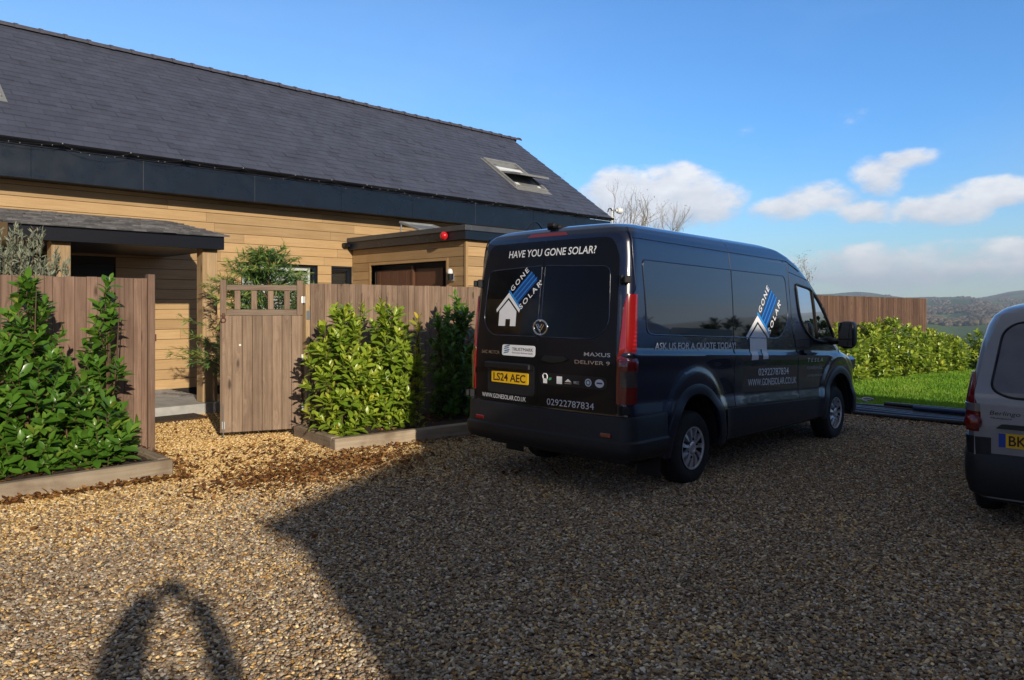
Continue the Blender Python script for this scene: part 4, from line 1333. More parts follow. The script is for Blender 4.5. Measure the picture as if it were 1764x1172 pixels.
def wrap(B, zs, fa, fb, off, sgn, mb, n=4, nc=6, edge=.0):
    """skin over a rear corner: from y = fa(z) on the back, round the corner, to x = fb(z) on the side"""
    rows = []
    for i, z in enumerate(zs):
        hw = B.T(B.hw_, z); rrx, rry = B.T(B.rrx_, z), B.T(B.rry_, z); xr = B.T(B.xr_, z)
        yc = hw - rry; xc = xr + B.bulge * (yc / hw) ** 2
        ya = fa(z); P = []
        if ya < yc:
            for k in range(n): y = ya + (yc - ya) * k / n; P.append((xr + B.bulge * (y / hw) ** 2, y, -1, 0))
        w0 = 0 if ya < yc else math.asin(min(1, (ya - yc) / rry))
        m = n + nc - len(P)
        for k in range(m + 1):
            w = w0 + (math.pi / 2 - w0) * k / m; P.append((xc + rrx * (1 - math.cos(w)), yc + rry * math.sin(w), -math.cos(w), math.sin(w)))
        xb = fb(z); xs = xc + rrx
        for k in (1, 2): P.append((xs + (max(xb, xs) - xs) * k / 2, hw + B.bump(xs, z), 0, 1))
        o = off if 0 < i < len(zs) - 1 else edge
        row = []
        for j, (x, y, nx, ny) in enumerate(P):
            q = o if 0 < j < len(P) - 1 else edge
            row.append((x + nx * q, sgn * (y + ny * q), z))
        rows.append(row)
    n_ = len(rows[0]); V = [p for r in rows for p in r]
    F = [(i * n_ + k, i * n_ + k + 1, (i + 1) * n_ + k + 1, (i + 1) * n_ + k) for i in range(len(rows) - 1) for k in range(n_ - 1)]
    mb.add(V, F)


def bumper_skin(B, prof, x_end, zt, mb):
    P = B.outline(zt, [B.T(B.xr_, zt), .4, 1.0, 2.0, 3.0], clampz=False)
    half = []
    for p in P:
        half.append(Vector((p[0], p[1], 0)))
        if p[0] > x_end: break
    half = [p for p in half if p.x <= x_end]
    last = half[-1]; half.append(Vector((x_end, last.y, 0)))
    full = [Vector((p.x, -p.y, 0)) for p in half[::-1]] + half[1:]
    nrm = []
    for i, p in enumerate(full):
        d = (full[min(i + 1, len(full) - 1)] - full[max(i - 1, 0)]).normalized(); nrm.append(Vector((-d.y, d.x, 0)) if True else d)
    vs = []; n = len(full)
    for (o, z) in prof:
        for p, q in zip(full, nrm): vs.append((p.x + q.x * o, p.y + q.y * o, z))
    fs = [(i * n + k, i * n + k + 1, (i + 1) * n + k + 1, (i + 1) * n + k) for i in range(len(prof) - 1) for k in range(n - 1)]
    mb.add(vs, fs)


def make_wheel(root, x, y, R, W, rim, spokes, parent_rot=0., steel=None):
    """wheel > tyre, rim, trim ; outer face towards -Y when y < 0"""
    sg = -1 if y < 0 else 1
    T = Matrix.Translation((x, y, R)) @ Matrix.Rotation(rad(90 if sg < 0 else -90), 4, 'X')
    w = bpy.data.objects.new('wheel', None); C.objects.link(w); w.parent = root
    mb = MB(); h = 0.
    prof = [(rim + .005, -W), (R - .05, -W - .004), (R - .02, -W + .01), (R - .004, -W + .035), (R, -W + .06), (R, -.045), (R - .004, -.03), (R - .022, -.006), (R - .05, .006), (rim + .03, .004), (rim + .008, -.004), (rim + .002, -.02)]
    mb.lathe(prof, 56, T)
    for i in range(56):                                     # tread blocks
        a = 2 * math.pi * i / 56
        for (z0, z1) in ((-W + .045, -W + .10), (-W + .112, -.095), (-.083, -.035)):
            mb.bbox((R - .004, -.014, z0), (R + .004, .014, z1), .002, T @ Matrix.Rotation(a + (z0 * 2), 4, 'Z'))
    mb.build('tyre', M['rubber'], w, 35)
    mb = MB(); mb.lathe([(rim + .004, -.018), (rim + .006, -.002), (rim - .004, .003), (rim - .014, -.006), (rim - .02, -.05), (.06, -.06), (0, -.06)], 48, T)
    mb.build('rim', M['black'], w, 35)
    mb = MB()
    mb.lathe([(rim - .002, -.006), (rim - .004, .005), (rim - .016, .004), (rim - .02, -.01)], 48, T)
    for i in range(spokes):
        a = 2 * math.pi * i / spokes
        A = T @ Matrix.Rotation(a, 4, 'Z')
        r0, r1 = .052, rim - .015; lean = .006
        vs = [(r0, -.012, -.012), (r0, .012, -.004), (r1 * .62, lean - .015, -.002), (r1 * .62, lean + .012, .006), (r1, lean - .030, -.012), (r1, lean + .018, -.002),
              (r0, -.014, -.04), (r0, .014, -.04), (r1 * .62, lean - .015, -.04), (r1 * .62, lean + .012, -.04), (r1, lean - .030, -.04), (r1, lean + .018, -.04)]
        mb.add([A @ Vector(v) for v in vs], [(0, 2, 3, 1), (2, 4, 5, 3), (0, 6, 8, 2), (2, 8, 10, 4), (1, 3, 9, 7), (3, 5, 11, 9), (4, 10, 11, 5)])
    mb.lathe([(.062, -.03), (.062, -.004), (.05, .006), (.03, .008), (.026, .004), (0, .004)], 24, T)
    mb.build('trim', steel or M['silver_trim'], w, 25)
    mb = MB()
    for i in range(6):
        a = 2 * math.pi * i / 6 + .3; mb.lathe([(.011, -.03), (.011, .0), (0, .002)], 8, T @ Matrix.Rotation(a, 4, 'Z') @ Matrix.Translation((.088, 0, 0)))
    mb.build('wheel_nut', M['black'], w, 30)
    return w


def logo(mp0, c, hw, base, eave, apex, beam, parent, cap, lift=0.):
    """white house with a beam of blue light and two words along it"""
    mp = lambda u, v, o: mp0(u, v, o + lift)
    h = apex - eave; A = Vector((c, apex)); L = Vector((c - hw, eave)); R = Vector((c + hw, eave)); th = h * .30
    e = .12
    chev = [tuple(A), tuple(R), (R.x - e * hw * .5, R.y - e * h * 1.5), (c, apex - th), (L.x + e * hw * .5, L.y - e * h * 1.5), tuple(L)]
    bt = apex - th - .14 * h; sl_ = h / hw
    bw = .72 * hw; d = .24 * hw; dh = base + .42 * (eave - base)
    body = [(c - bw, base), (c - bw, bt - bw * sl_ * .92), (c, bt), (c + bw, bt - bw * sl_ * .92), (c + bw, base), (c + d * 1.05, base), (c + d * 1.05, dh), (c - d * .6, dh), (c - d * .6, base)]
    root = MB(); conform(root, chev, [tuple(range(6))], mp, .005, .15, .02); conform(root, body, [tuple(range(9))], mp, .005, .15, .02)
    o = root.build('house_emblem', M['white_vinyl'], parent)
    rd = (R - A); n = Vector((-rd.y, rd.x)).normalized(); n = n if n.x > 0 else -n
    g = .02 * hw; wd = .11 * hw
    st = [A + n * g - rd * .05, R + n * g + rd * .04, R + n * (g + wd), A + n * (g + wd) - rd * .05]
    mb = MB(); conform(mb, [tuple(p) for p in st], [(0, 1, 2, 3)], mp, .005, .15, .02)
    b = Vector(beam); q0 = A + rd * .20 + n * (g + wd * 1.05); q1 = A + rd * .74 + n * (g + wd * 1.05)
    for k in range(3):
        t0 = k / 3 + .10; t1 = t0 + .075
        a0, a1 = q0 + (q1 - q0) * t0, q0 + (q1 - q0) * t1; ln = 1 + .02 * k
        conform(mb, [tuple(a0), tuple(a1), tuple(a1 + b * ln), tuple(a0 + b * ln)], [(0, 1, 2, 3)], mp, .0065, .15, .03)
    mb.build('blue_emblem_lines', M['light_blue'], o)
    mb = MB(); conform(mb, [tuple(q0), tuple(q1), tuple(q1 + b), tuple(q0 + b)], [(0, 1, 2, 3)], mp, .005, .15, .03)
    mb.build('blue_emblem_beam', M['mid_blue'], o)
    ang = math.atan2(b.y, b.x); bn = Vector((-b.y, b.x)).normalized()
    p = q0 + bn * cap * .38 + b * .04
    text_on('GONE', mp, p.x, p.y, b.length * .90, cap, M['white_vinyl'], o, o=.006, rot=ang, weight=.014, spacing=1.35)
    p = q1 - bn * cap * 1.42 - b * .04
    text_on('SOLAR', mp, p.x, p.y, b.length * 1.10, cap, M['white_vinyl'], o, o=.006, rot=ang, weight=.014, spacing=1.35)
    p = p + b * 1.10 + bn * cap * .8
    mb = MB(); conform(mb, [(p.x + cap * .2 * math.cos(w), p.y + cap * .2 * math.sin(w)) for w in np.arange(0, 6.2, .52)], [tuple(range(12))], mp, .006, .2, .05); mb.build('registered_dot', M['white_vinyl'], o)
    return o


def rows_between(*seg):
    r = []
    for a, b, n in seg: r += list(np.linspace(a, b, n, endpoint=False))
    return r + [seg[-1][1]]


# ------------------------------------------------------------------ the big navy van
VZ = [.34, .42, .62, .695, .70, .82, 1.10, 1.20, 1.235, 1.275, 1.42, 1.80, 2.15, 2.30, 2.38, 2.44, 2.48, 2.505, 2.52, 2.53]
V = Body(VZ,
         hw=[.99, 1.010, 1.024, 1.026, 1.024, 1.002, 1.004, 1.016, 1.018, .996, .990, .975, .950, .932, .905, .865, .80, .70, .45, .05],
         xr=[.03, .02, .0, .0, .0, .0, .0, .0, .0, .003, .01, .045, .085, .098, .112, .14, .20, .29, .5, 1.0],
         xf=[5.72, 5.80, 5.90, 5.92, 5.92, 5.93, 5.86, 5.70, 5.60, 5.45, 5.15, 4.90, 4.37, 4.08, 3.87, 3.65, 3.3, 2.8, 2.4, 2.0],
         xe=[5.40, 5.40, 5.40, 5.40, 5.40, 5.40, 5.36, 5.20, 5.08, 4.95, 4.68, 4.40, 3.88, 3.62, 3.42, 3.2, 2.9, 2.5, 2.1, 1.8],
         rrx=[.12] * 13 + [.12, .13, .17, .23, .28, .3, .1], rry=[.10] * 13 + [.10, .11, .15, .2, .25, .2, .03],
         rfy=[.45] * 5 + [.5, .55, .6, .6, .6, .6, .58, .56, .52, .5, .45, .4, .35, .2, .03],
         bulge=.05, axles=(1.18, 4.88), arch=(.46, .53), zsill=.36,
         wedge=(.035, [.34, .5, .70, 1.3, 1.45, 1.9, 2.15, 2.36, 2.45], [.4, .8, 1, 1.1, .95, .5, .3, .4, .1]))
van = thing('delivery_van', (5.147, 4.809, -.043), 'large navy blue high roof van with white solar lettering parked on the gravel', 'van', rot=(0, .0125, .019))
DW = rpoly([(3.62, 2.04), (4.05, 1.99), (4.28, 1.86), (4.60, 1.58), (4.78, 1.36), (4.74, 1.28), (4.10, 1.35), (3.86, 1.46), (3.68, 1.66)], [.06, .06, .1, .1, .05, .03, .1, .12, .15])
sx = sorted(set([round(q, 4) for q in list(np.linspace(.12, 5.40, 88)) + [a + .46 * math.cos(w) for a in V.axles for w in np.linspace(0, math.pi, 27)] + [a + d for a in V.axles for d in (-.465, .465, -.48, .48)] + [a + .62 * k * f for a in V.axles for k in (1, -1) for f in (.97, 1.0, 1.05, 1.12)] if .12 <= q <= 5.40]))
sx = [q for i, q in enumerate(sx) if i == 0 or q - sx[i - 1] > .003]
rows = rows_between((.34, .70, 14), (.70, .82, 5), (.82, 1.20, 14), (1.20, 1.235, 2), (1.235, 1.275, 4), (1.275, 1.42, 5), (1.42, 2.15, 26), (2.15, 2.38, 9), (2.38, 2.53, 14))
nfr = 8 + 7 + len(sx) - 1
def vcut(c, zt, k):
    if 15 <= k < nfr + 2 and inside((c[0], c[2]), DW): return True
    return k >= nfr + 4 and 1.44 < zt < 2.12
V.mesh(rows, sx, vcut).build('body', M['paint'], van, 32, merge=.0004)
SM = side_map(V); RMp = rear_map(V); SL = side_map(V, 1)
# cab: glass, gaskets, inside
for mp, nm in ((SM, 'door_window'), (SL, 'door_window')):
    w = poly_on(DW, mp, .001, M['cabglass'], nm, van, dv=.06)
    mb = MB(); line_on(mb, DW + [DW[0]], mp, .004, .016, 8); line_on(mb, [(4.10, 1.97), (4.22, 1.36)], mp, .004, .02, 8)
    mb.build('window_frame', M['gasket'], w, 60)
mb = MB(); vs = []; zs = list(np.linspace(1.40, 2.16, 12))
for zt in zs:
    P = V.outline(zt, sx)[nfr + 2:]; row = [(x + .004, y, z) for x, y, z in P] + [(x + .004, -y, z) for x, y, z in P[::-1][1:]]
    vs += row
n = len(row); mb.add(vs, [(i * n + k, i * n + k + 1, (i + 1) * n + k + 1, (i + 1) * n + k) for i in range(11) for k in range(n - 1)])
mb.build('windscreen', M['cabglass'], van, 60)
mb = MB()
mb.box((3.30, -.93, .5), (3.34, .93, 2.3)); mb.bbox((4.55, -.9, .6), (5.2, .9, 1.26), .06); mb.box((3.34, -.93, .45), (4.55, .93, .55))
mb.build('cab_interior', M['black'], van)
for y in (-.5, .0, .5):
    mb = MB(); mb.bbox((3.55, y - .24, .75), (4.05, y + .24, .92), .05)
    mb.bbox((3.42, y - .23, .9), (3.56, y + .23, 1.52), .06, Matrix.Translation((3.5, 0, .9)) @ Matrix.Rotation(rad(-10), 4, 'Y') @ Matrix.Translation((-3.5, 0, -.9)))
    mb.bbox((3.36, y - .12, 1.54), (3.44, y + .12, 1.75), .04); mb.build('seat', M['seat'], van)
mb = MB(); T = Matrix.Translation((4.42, -.5, 1.2)) @ Matrix.Rotation(rad(-62), 4, 'Y'); mb.lathe([(.19 + .014 * math.cos(w), .014 * math.sin(w)) for w in np.arange(0, 6.28, .785)], 28, T, closed=True); mb.box((-.19, -.02, -.01), (.19, .02, .01), M=T); mb.build('steering_wheel', M['black'], van, 60)
# rear doors
DP = {1: [(-.90, .775), (-.004, .775), (-.004, 2.36), (-.78, 2.36), (-.86, 2.15)]}
DP[-1] = [(-u, v) for u, v in DP[1]][::-1]
doors = {}
for sgn in (1, -1):
    p = rpoly(DP[sgn], [.04, .01, .01, .10, .06] if sgn == 1 else [.06, .10, .01, .01, .04])
    doors[sgn] = poly_on(p, RMp, .007, M['paint_black'], 'rear_door', van, 30, skirt=.009, label='left rear door with plate recess' if sgn == 1 else 'right rear door with handle')
    wp = [(-.80, 1.56), (-.77, 2.09), (-.02, 2.12), (-.02, 1.435), (-.66, 1.435)]
    wp = [(-u, v) for u, v in wp][::-1] if sgn == -1 else wp
    wp = rpoly(wp, [.22, .08, .02, .02, .22] if sgn == 1 else [.22, .02, .02, .08, .22], 10)
    w = poly_on(wp, RMp, .010, M['rear_tint'], 'rear_window', doors[sgn], skirt=.004)
    mb = MB(); line_on(mb, wp + [wp[0]], RMp, .009, .0055, 6); mb.build('window_seal', M['paint'], w, 60)
    for z in (1.965, .82):                                  # strap hinges on the corners
        mb = MB(); hw = V.T(V.hw_, z)
        T = Matrix.Translation((V.rear(hw - .1, z) + .03, sgn * (hw - .02), z)) @ Matrix.Rotation(sgn * rad(45), 4, 'Z')
        mb.bbox((-.05, -.075, -.032), (.012, .075, .032), .008, T); mb.bbox((-.075, -.02, -.042), (-.045, .03, .042), .006, T)
        mb.build('hinge', M['black'], doors[sgn])
mb = MB(); mb.box((V.rear(0, .8) - .0, -.003, .775), (V.rear(0, .8) + .02, .003, .8)); line_on(mb, [(0, .78), (0, 2.36)], RMp, .001, .004); mb.build('door_seal', M['gasket'], van, 60)
# number plate in its recess
mb = MB()
conform(mb, rpoly([(-.70, .86), (-.70, 1.16), (-.04, 1.16), (-.04, .86)], .04), [tuple(range(28))], RMp, .012, .1, .06, skirt=.006)
mb.build('plate_recess', M['plastic'], doors[1])
mb = MB()
T = lambda a, b, o1, o2: mb.bbox((V.rear(.36, a) - o2, .07, a), (V.rear(.36, a) - o1, .69, b), .012)
T(1.105, 1.17, .008, .06); mb.build('plate_light_bar', M['gasket'], doors[1])
pl = poly_on(rpoly([(-.63, .965), (-.63, 1.076), (-.11, 1.076), (-.11, .965)], .012), RMp, .022, M['yellow'], 'number_plate', doors[1], skirt=.008)
text_on('LS24 AEC', RMp, -.598, .982, .455, .078, M['plate_ink'], pl, o=.0235, weight=.015)
# rear lettering and badges
VW = M['white_vinyl']
text_on('HAVE YOU GONE SOLAR?', RMp, -.49, 2.212, 1.10, .072, VW, van, o=.013, shear=.12, weight=.012)
logo(RMp, -.44, .172, 1.53, 1.695, 1.865, (.235, .225), van, .052, .008)
text_on('WWW.GONESOLAR.CO.UK', RMp, -.785, .835 - .035, .64, .044, VW, van, o=.012, weight=.0)
text_on('02922787834', RMp, .125, .80, .54, .06, VW, van, o=.012, weight=-.002)
text_on('SAIC MOTOR', RMp, -.80, 1.245, .28, .036, M['badge'], van, 'badge', o=.013, weight=.012)
text_on('MAXUS', RMp, .55, 1.278, .28, .036, M['badge'], van, 'badge', o=.013, weight=.012)
text_on('DELIVER 9', RMp, .45, 1.205, .38, .034, M['badge'], van, 'badge', o=.013, weight=.012)
tm = poly_on(rpoly([(-.49, 1.238), (-.49, 1.345), (-.035, 1.345), (-.035, 1.238)], .028), RMp, .010, VW, 'white_sticker', van, skirt=.003)
text_on('TRUSTMARK', RMp, -.345, 1.288, .285, .032, M['plate_ink'], tm, o=.0115)
text_on('Government Endorsed Quality', RMp, -.345, 1.259, .285, .018, M['plate_ink'], tm, o=.0115)
teal = mat('teal_vinyl', (.03, .22, .30), .4)
for k in range(4):
    mb = MB(); z = 1.256 + k * .021; u = -.468 + (k % 2) * .008
    conform(mb, [(u, z), (u + .07, z + .012), (u + .084, z + .026), (u + .014, z + .014)], [(0, 1, 2, 3)], RMp, .0115, .2, .1); mb.build('sticker_stripe', M['mid_blue'] if k % 2 else teal, tm)
# round maker's badge: an oval ring around an open triangle
bd = bpy.data.objects.new('maker_badge', None); C.objects.link(bd); bd.parent = van
T = Matrix.Translation((V.rear(0, 1.525) - .012, -.02, 1.525)) @ Matrix.Rotation(rad(-90), 4, 'Y') @ Matrix.Rotation(rad(90), 4, 'Z')
mb = MB(); T2 = T @ Matrix.Diagonal((1.22, 1, 1, 1)); mb.lathe([(.070 + .010 * math.cos(w), .010 * math.sin(w)) for w in np.arange(0, 6.28, .785)], 36, T2, closed=True)
mb.build('ring', M['chrome'], bd, 60)
mb = MB(); mb.lathe([(0, 0.001), (.066, 0)], 36, T2); mb.build('disc', M['gasket'], bd)
mb = MB()
for (a, b) in (((-.045, -.028), (0, .042)), ((0, .042), (.045, -.028)), ((-.025, -.034), (.0, .006)), ((.0, .006), (.025, -.034))):
    mb.tube([T @ Vector((a[0] * 1.15, a[1], .006)), T @ Vector((b[0] * 1.15, b[1], .006))], .0075, 6)
mb.build('triangle', M['chrome'], bd, 60)
# row of small trade stickers
st_ = poly_on(rpoly([(.03, .985), (.03, 1.098), (.80, 1.098), (.80, .985)], .05), RMp, .0085, M['gasket'], 'sticker_strip', van)
def disc(c, r, m, o, ry=None):
    poly_on([(c[0] + r * math.cos(w), c[1] + (ry or r) * math.sin(w)) for w in np.arange(0, 6.28, .35)], RMp, o, m, 'sticker', st_)
def pol(p, m, o): poly_on(p, RMp, o, m, 'sticker', st_)
pol([(.075, 1.0), (.125, 1.0), (.125, 1.045), (.075, 1.045)], VW, .0098)
mb = MB(); line_on(mb, [(.075, 1.045), (.07, 1.075), (.085, 1.09), (.11, 1.09), (.125, 1.075), (.125, 1.045)], RMp, .0098, .005); mb.build('sticker', VW, st_)
pol([(.14, 1.035), (.15, 1.055), (.18, 1.06), (.175, 1.04), (.155, 1.03)], mat('green_vinyl', (.06, .35, .12), .4), .0098)
pol([(.24, 1.005), (.305, 1.005), (.305, 1.075), (.24, 1.075)], VW, .0098)
pol([(.335, 1.03), (.375, 1.058), (.415, 1.03)], VW, .0098); pol([(.335, 1.012), (.415, 1.012), (.415, 1.02), (.335, 1.02)], M['badge'], .0098)
text_on('RECC', RMp, .44, 1.018, .06, .024, VW, st_, 'sticker', o=.0098)
disc((.60, 1.04), .036, VW, .0098); disc((.60, 1.04), .027, mat('teal_sticker', (.05, .22, .30), .4), .0105); disc((.60, 1.04), .015, VW, .0112)
disc((.72, 1.04), .048, VW, .0098, .038); pol([(.69, 1.035), (.75, 1.035), (.75, 1.048), (.69, 1.048)], M['mid_blue'], .0105)
# handle
mb = MB(); conform(mb, rpoly([(.06, 1.215), (.09, 1.262), (.33, 1.262), (.375, 1.24), (.33, 1.215), (.2, 1.196)], .012), [tuple(range(42))], RMp, .03, .1, .04, skirt=.022); mb.build('handle', M['gasket'], doors[-1], 30)
# lamps
for sgn, lab in ((-1, None), (1, None)):
    mb = MB(); zs = [.87, .872] + list(np.linspace(.89, 1.80, 22)) + [1.838, 1.84]
    fa = lambda z: float(np.interp(z, [.87, 1.28, 1.45, 1.72, 1.84], [.895, .895, .905, .915, .935])); fb = lambda z: float(np.interp(z, [.87, 1.5, 1.84], [.165, .175, .20]))
    wrap(V, zs, fa, fb, .016, sgn, mb, edge=.002)
    la = mb.build('tail_lamp', M['red_lamp'], van, 40)
    mb = MB(); wrap(V, [.885, .887] + list(np.linspace(.90, 1.25, 8)) + [1.268, 1.27], lambda z: .90, lambda z: .160, .0185, sgn, mb, edge=.012); mb.build('lower_lens', M['dark_lamp'], la, 40)
    mb = MB(); wrap(V, [1.02, 1.022] + list(np.linspace(1.03, 1.15, 5)) + [1.158, 1.16], lambda z: .925, lambda z: .07, .021, sgn, mb, edge=.014); mb.build('reversing_lens', M['smoke_lens'], la, 40)
    mb = MB()
    for k in range(14):
        z = 1.31 + k * .036; wrap(V, [z, z + .003, z + .020, z + .023], lambda z: .985, lambda z: .128, .019, sgn, mb, edge=.014)
    tag(mb.build('lamp_segments', M['red_glow'], la, 40))
mb = MB()
conform(mb, rpoly([(-.26, 2.405), (-.22, 2.437), (.22, 2.437), (.26, 2.405)], .012), [tuple(range(28))], lambda u, v, o: Vector((V.rear(-u, v) - o, -u, v)), .012, .1, .02, skirt=.02); mb.build('brake_lamp', M['dark_lamp'], van, 40)
mb = MB(); mb.bbox((.20, -.09, 2.475), (.36, .09, 2.53), .02); mb.bbox((.16, -.05, 2.495), (.22, .05, 2.545), .015); mb.build('reversing_camera', M['black'], van)
# bumper, steps, trims
mb = MB(); bumper_skin(V, [(.0, .762), (.016, .757), (.024, .735), (.026, .57), (.03, .552), (.05, .535), (.054, .48), (.045, .43), (.015, .385), (-.03, .375)], .62, .62, mb)
bp = mb.build('rear_bumper', M['plastic'], van, 30)
for sgn in (-1, 1):
    mb = MB(); mb.bbox((V.rear(.8, .6) - .038, sgn * .80 - .06, .57), (V.rear(.8, .6) - .02, sgn * .80 + .06, .61), .006); mb.build('reflector', M['dark_lamp'], bp)
for sgn in (-1, 1):
    mp = SM if sgn < 0 else SL
    for ax in V.axles:
        mb = MB(); vs = []; n = 36
        for (ra, rb, o) in ((.462, .532, -.01), (.465, .535, .016), (.54, .60, .02), (.575, .628, .012), (.58, .633, -.004)):
            for k in range(n + 1):
                w = math.pi * k / n * 1.04 - .02 * math.pi
                x, z = ax + ra * math.cos(w), .355 + rb * math.sin(w); vs.append(mp(x, max(z, .33), o))
        mb.add(vs, [(i * (n + 1) + k, i * (n + 1) + k + 1, (i + 1) * (n + 1) + k + 1, (i + 1) * (n + 1) + k) for i in range(4) for k in range(n)])
        mb.build('arch_trim', M['navy_plastic'], van, 40)
        mb = MB(); vs = []
        for y in (1.0, .58):
            for k in range(25):
                w = math.pi * k / 24; vs.append((ax + .47 * math.cos(w), sgn * y, .33 + .56 * math.sin(w)))
        mb.add(vs, [(k, k + 1, 25 + k + 1, 25 + k) for k in range(24)] + [tuple(25 + k for k in range(25))]); mb.build('arch_liner', M['black'], van, 60)
    xa, xb = 1.18 + .60, 4.88 - .60
    p = [(xa, .375), (xa - .02, .68 - .035 * (xa - 2) * .9)] + [(x, .685 - .035 * (x - 2)) for x in np.linspace(xa, xb, 8)] + [(xb + .02, .58), (xb, .375)]
    poly_on(p, mp, .010, M['navy_plastic'], 'side_cladding', van, 40, skirt=.012, dv=.05)
    mb = MB(); line_on(mb, [(.22, 2.348), (3.4, 2.312), (3.75, 2.20)], mp, .001, .007); line_on(mb, [(.20, 2.44), (.185, 2.2), (.20, 1.88), (.16, 1.84)], mp, .001, .007); mb.build('body_seam', M['paint'], van, 60)
    mb = MB()
    line_on(mb, [(1.985, 2.46), (1.985, 2.2), (1.985, .70)], mp, .0, .0035); line_on(mb, [(3.44, 2.30), (3.44, 2.0), (3.47, 1.5), (3.60, 1.2), (3.62, .66)], mp, .0, .004)
    line_on(mb, [(3.44, 2.18), (4.0, 2.10), (4.45, 1.78), (4.93, 1.28)], mp, .0, .004); line_on(mb, [(4.93, 1.28), (4.95, 1.1), (4.62, .98)], mp, .0, .004)
    mb.build('door_gap', M['gasket'], van, 60)
    wp = rpoly([(.36, 1.50), (.33, 2.155), (3.33, 2.125), (3.37, 1.62), (3.15, 1.385), (.45, 1.475)], [.08, .06, .10, .12, .2, .08], 8)
    sw = poly_on(wp, mp, .0035, M['tint'], 'side_window', van, 60, dv=.08)
    mb = MB(); line_on(mb, wp + [wp[0]], mp, .001, .0075, 8); mb.build('window_seal', M['paint'], sw, 60)
    mb = MB(); line_on(mb, [(1.988, 2.14), (1.988, 1.42)], mp, .004, .004); mb.build('pane_joint', M['gasket'], sw, 60)
    poly_on(rpoly([(.72, 1.478), (.78, 1.54), (1.96, 1.50), (1.97, 1.435)], .03), mp, .0055, M['gasket'], 'opening_vent', sw, skirt=.003)
    mb = MB(); conform(mb, rpoly([(3.72, 1.195), (3.72, 1.235), (3.92, 1.228), (3.92, 1.19)], .015), [tuple(range(28))], mp, .035, .1, .05, skirt=.03); mb.build('handle', M['gasket'], van, 40)
    # door mirror
    mi = bpy.data.objects.new('door_mirror', None); C.objects.link(mi); mi.parent = van
    mb = MB(); bm = bmesh.new(); bmesh.ops.create_uvsphere(bm, u_segments=24, v_segments=16, radius=1)
    for v in bm.verts:
        q = v.co; f = lambda a: math.copysign(abs(a) ** .55, a)
        v.co = Vector((4.52 + .085 * f(q.x) + (.02 if q.x > 0 else 0) * q.z, sgn * (1.262 + .105 * f(q.y)), 1.412 + .175 * f(q.z)))
    mb.bm(bm); mb.tube([(4.62, sgn * .99, 1.33), (4.56, sgn * 1.10, 1.32), (4.53, sgn * 1.2, 1.34)], [.05, .04, .045], 10); mb.build('housing', M['gasket'], mi, 60)
    mb = MB()
    for (z0, z1) in ((1.36, 1.57), (1.262, 1.35)):
        mb.bbox((4.428, sgn * 1.262 - .088, z0), (4.436, sgn * 1.262 + .088, z1), .02 * .2)
    mb.build('mirror_glass', M['tint'], mi)
# side lettering
text_on('ASK US FOR A QUOTE TODAY!', SM, .47, 1.325, 1.56, .078, VW, van, slope=-.022, shear=.12, weight=.014)
logo(SM, 2.555, .285, 1.165, 1.43, 1.655, (.285, .315), van, .072)
text_on('02922787834', SM, 2.54, .985, .79, .082, VW, van, slope=-.034, weight=.008)
text_on('WWW.GONESOLAR.CO.UK', SM, 2.29, .885, 1.26, .078, VW, van, slope=-.036, weight=.008)
text_on('TESLA', SM, 3.86, 1.08, .50, .05, VW, van, slope=-.03, weight=.0, spacing=1.5)
text_on('POWERWALL', SM, 3.86, .985, .50, .04, M['grey_vinyl'], van, slope=-.03)
text_on('CERTIFIED INSTALLER', SM, 3.86, .895, .50, .026, M['grey_vinyl'], van, slope=-.03)
# nose: lamps, grille, bumper
mb = MB(); mb.bbox((5.86, -.55, .62), (5.985, .55, .86), .03); mb.build('grille', M['black'], van)
for sgn in (-1, 1):
    mb = MB(); mb.bbox((5.62, sgn * .78 - .12, .86), (5.90, sgn * .78 + .12, 1.08), .05); mb.build('headlight', M['clear_lens'], van)
mb = MB(); mb.bbox((5.70, -.82, .32), (5.985, .82, .58), .05); mb.build('front_bumper', M['plastic'], van)
mb = MB(); mb.box((.25, -.88, .30), (5.6, .88, .352)); mb.tube([(1.18, -.8, .34), (1.18, .8, .34)], .06); mb.tube([(4.88, -.8, .32), (4.88, .8, .32)], .05); mb.tube([(.3, .3, .30), (2.2, .3, .30)], .04); mb.build('underbody', M['black'], van)
for sgn in (-1, 1):
    mb = MB(); mb.bbox((.585, sgn * .86 - .13, .16), (.60, sgn * .86 + .13, .48), .004); mb.build('mud_flap', M['black'], van)
    for ax in V.axles: make_wheel(van, ax, sgn * .985, .355, .225, .212, 11)

# ------------------------------------------------------------------ the silver van, mostly out of frame
Z2 = [.24, .34, .5, .62, .8, 1.0, 1.08, 1.16, 1.45, 1.60, 1.68, 1.74, 1.78, 1.80, 1.81]
B2 = Body(Z2, hw=[.83, .85, .872, .882, .888, .885, .872, .858, .803, .762, .72, .65, .54, .38, .05],
          xr=[.06, .05, .035, .03, .025, .03, .04, .06, .155, .21, .26, .33, .44, .62, 1.0],
          xf=[4.2, 4.28, 4.35, 4.38, 4.37, 4.25, 3.9, 3.6, 3.1, 2.8, 2.6, 2.4, 2.2, 2.0, 1.8], xe=[3.95, 3.95, 3.95, 3.95, 3.9, 3.75, 3.5, 3.3, 2.8, 2.5, 2.3, 2.1, 1.9, 1.7, 1.5],
          rrx=[.13] * 9 + [.14, .16, .2, .25, .25, .1], rry=[.13] * 9 + [.14, .16, .2, .22, .2, .03], rfy=[.4] * 5 + [.45, .5, .5, .48, .45, .4, .38, .3, .2, .03],
          bulge=.06, axles=(.83, 3.56), arch=(.36, .37), zsill=.26, flare=.02, flr=(.47, .47), wr=.31)
sv = thing('small_van', (6.80, .700, -.064), 'silver grey small van with barn doors, cut off by the edge of the picture', 'van', rot=(0, .01, rad(10)))
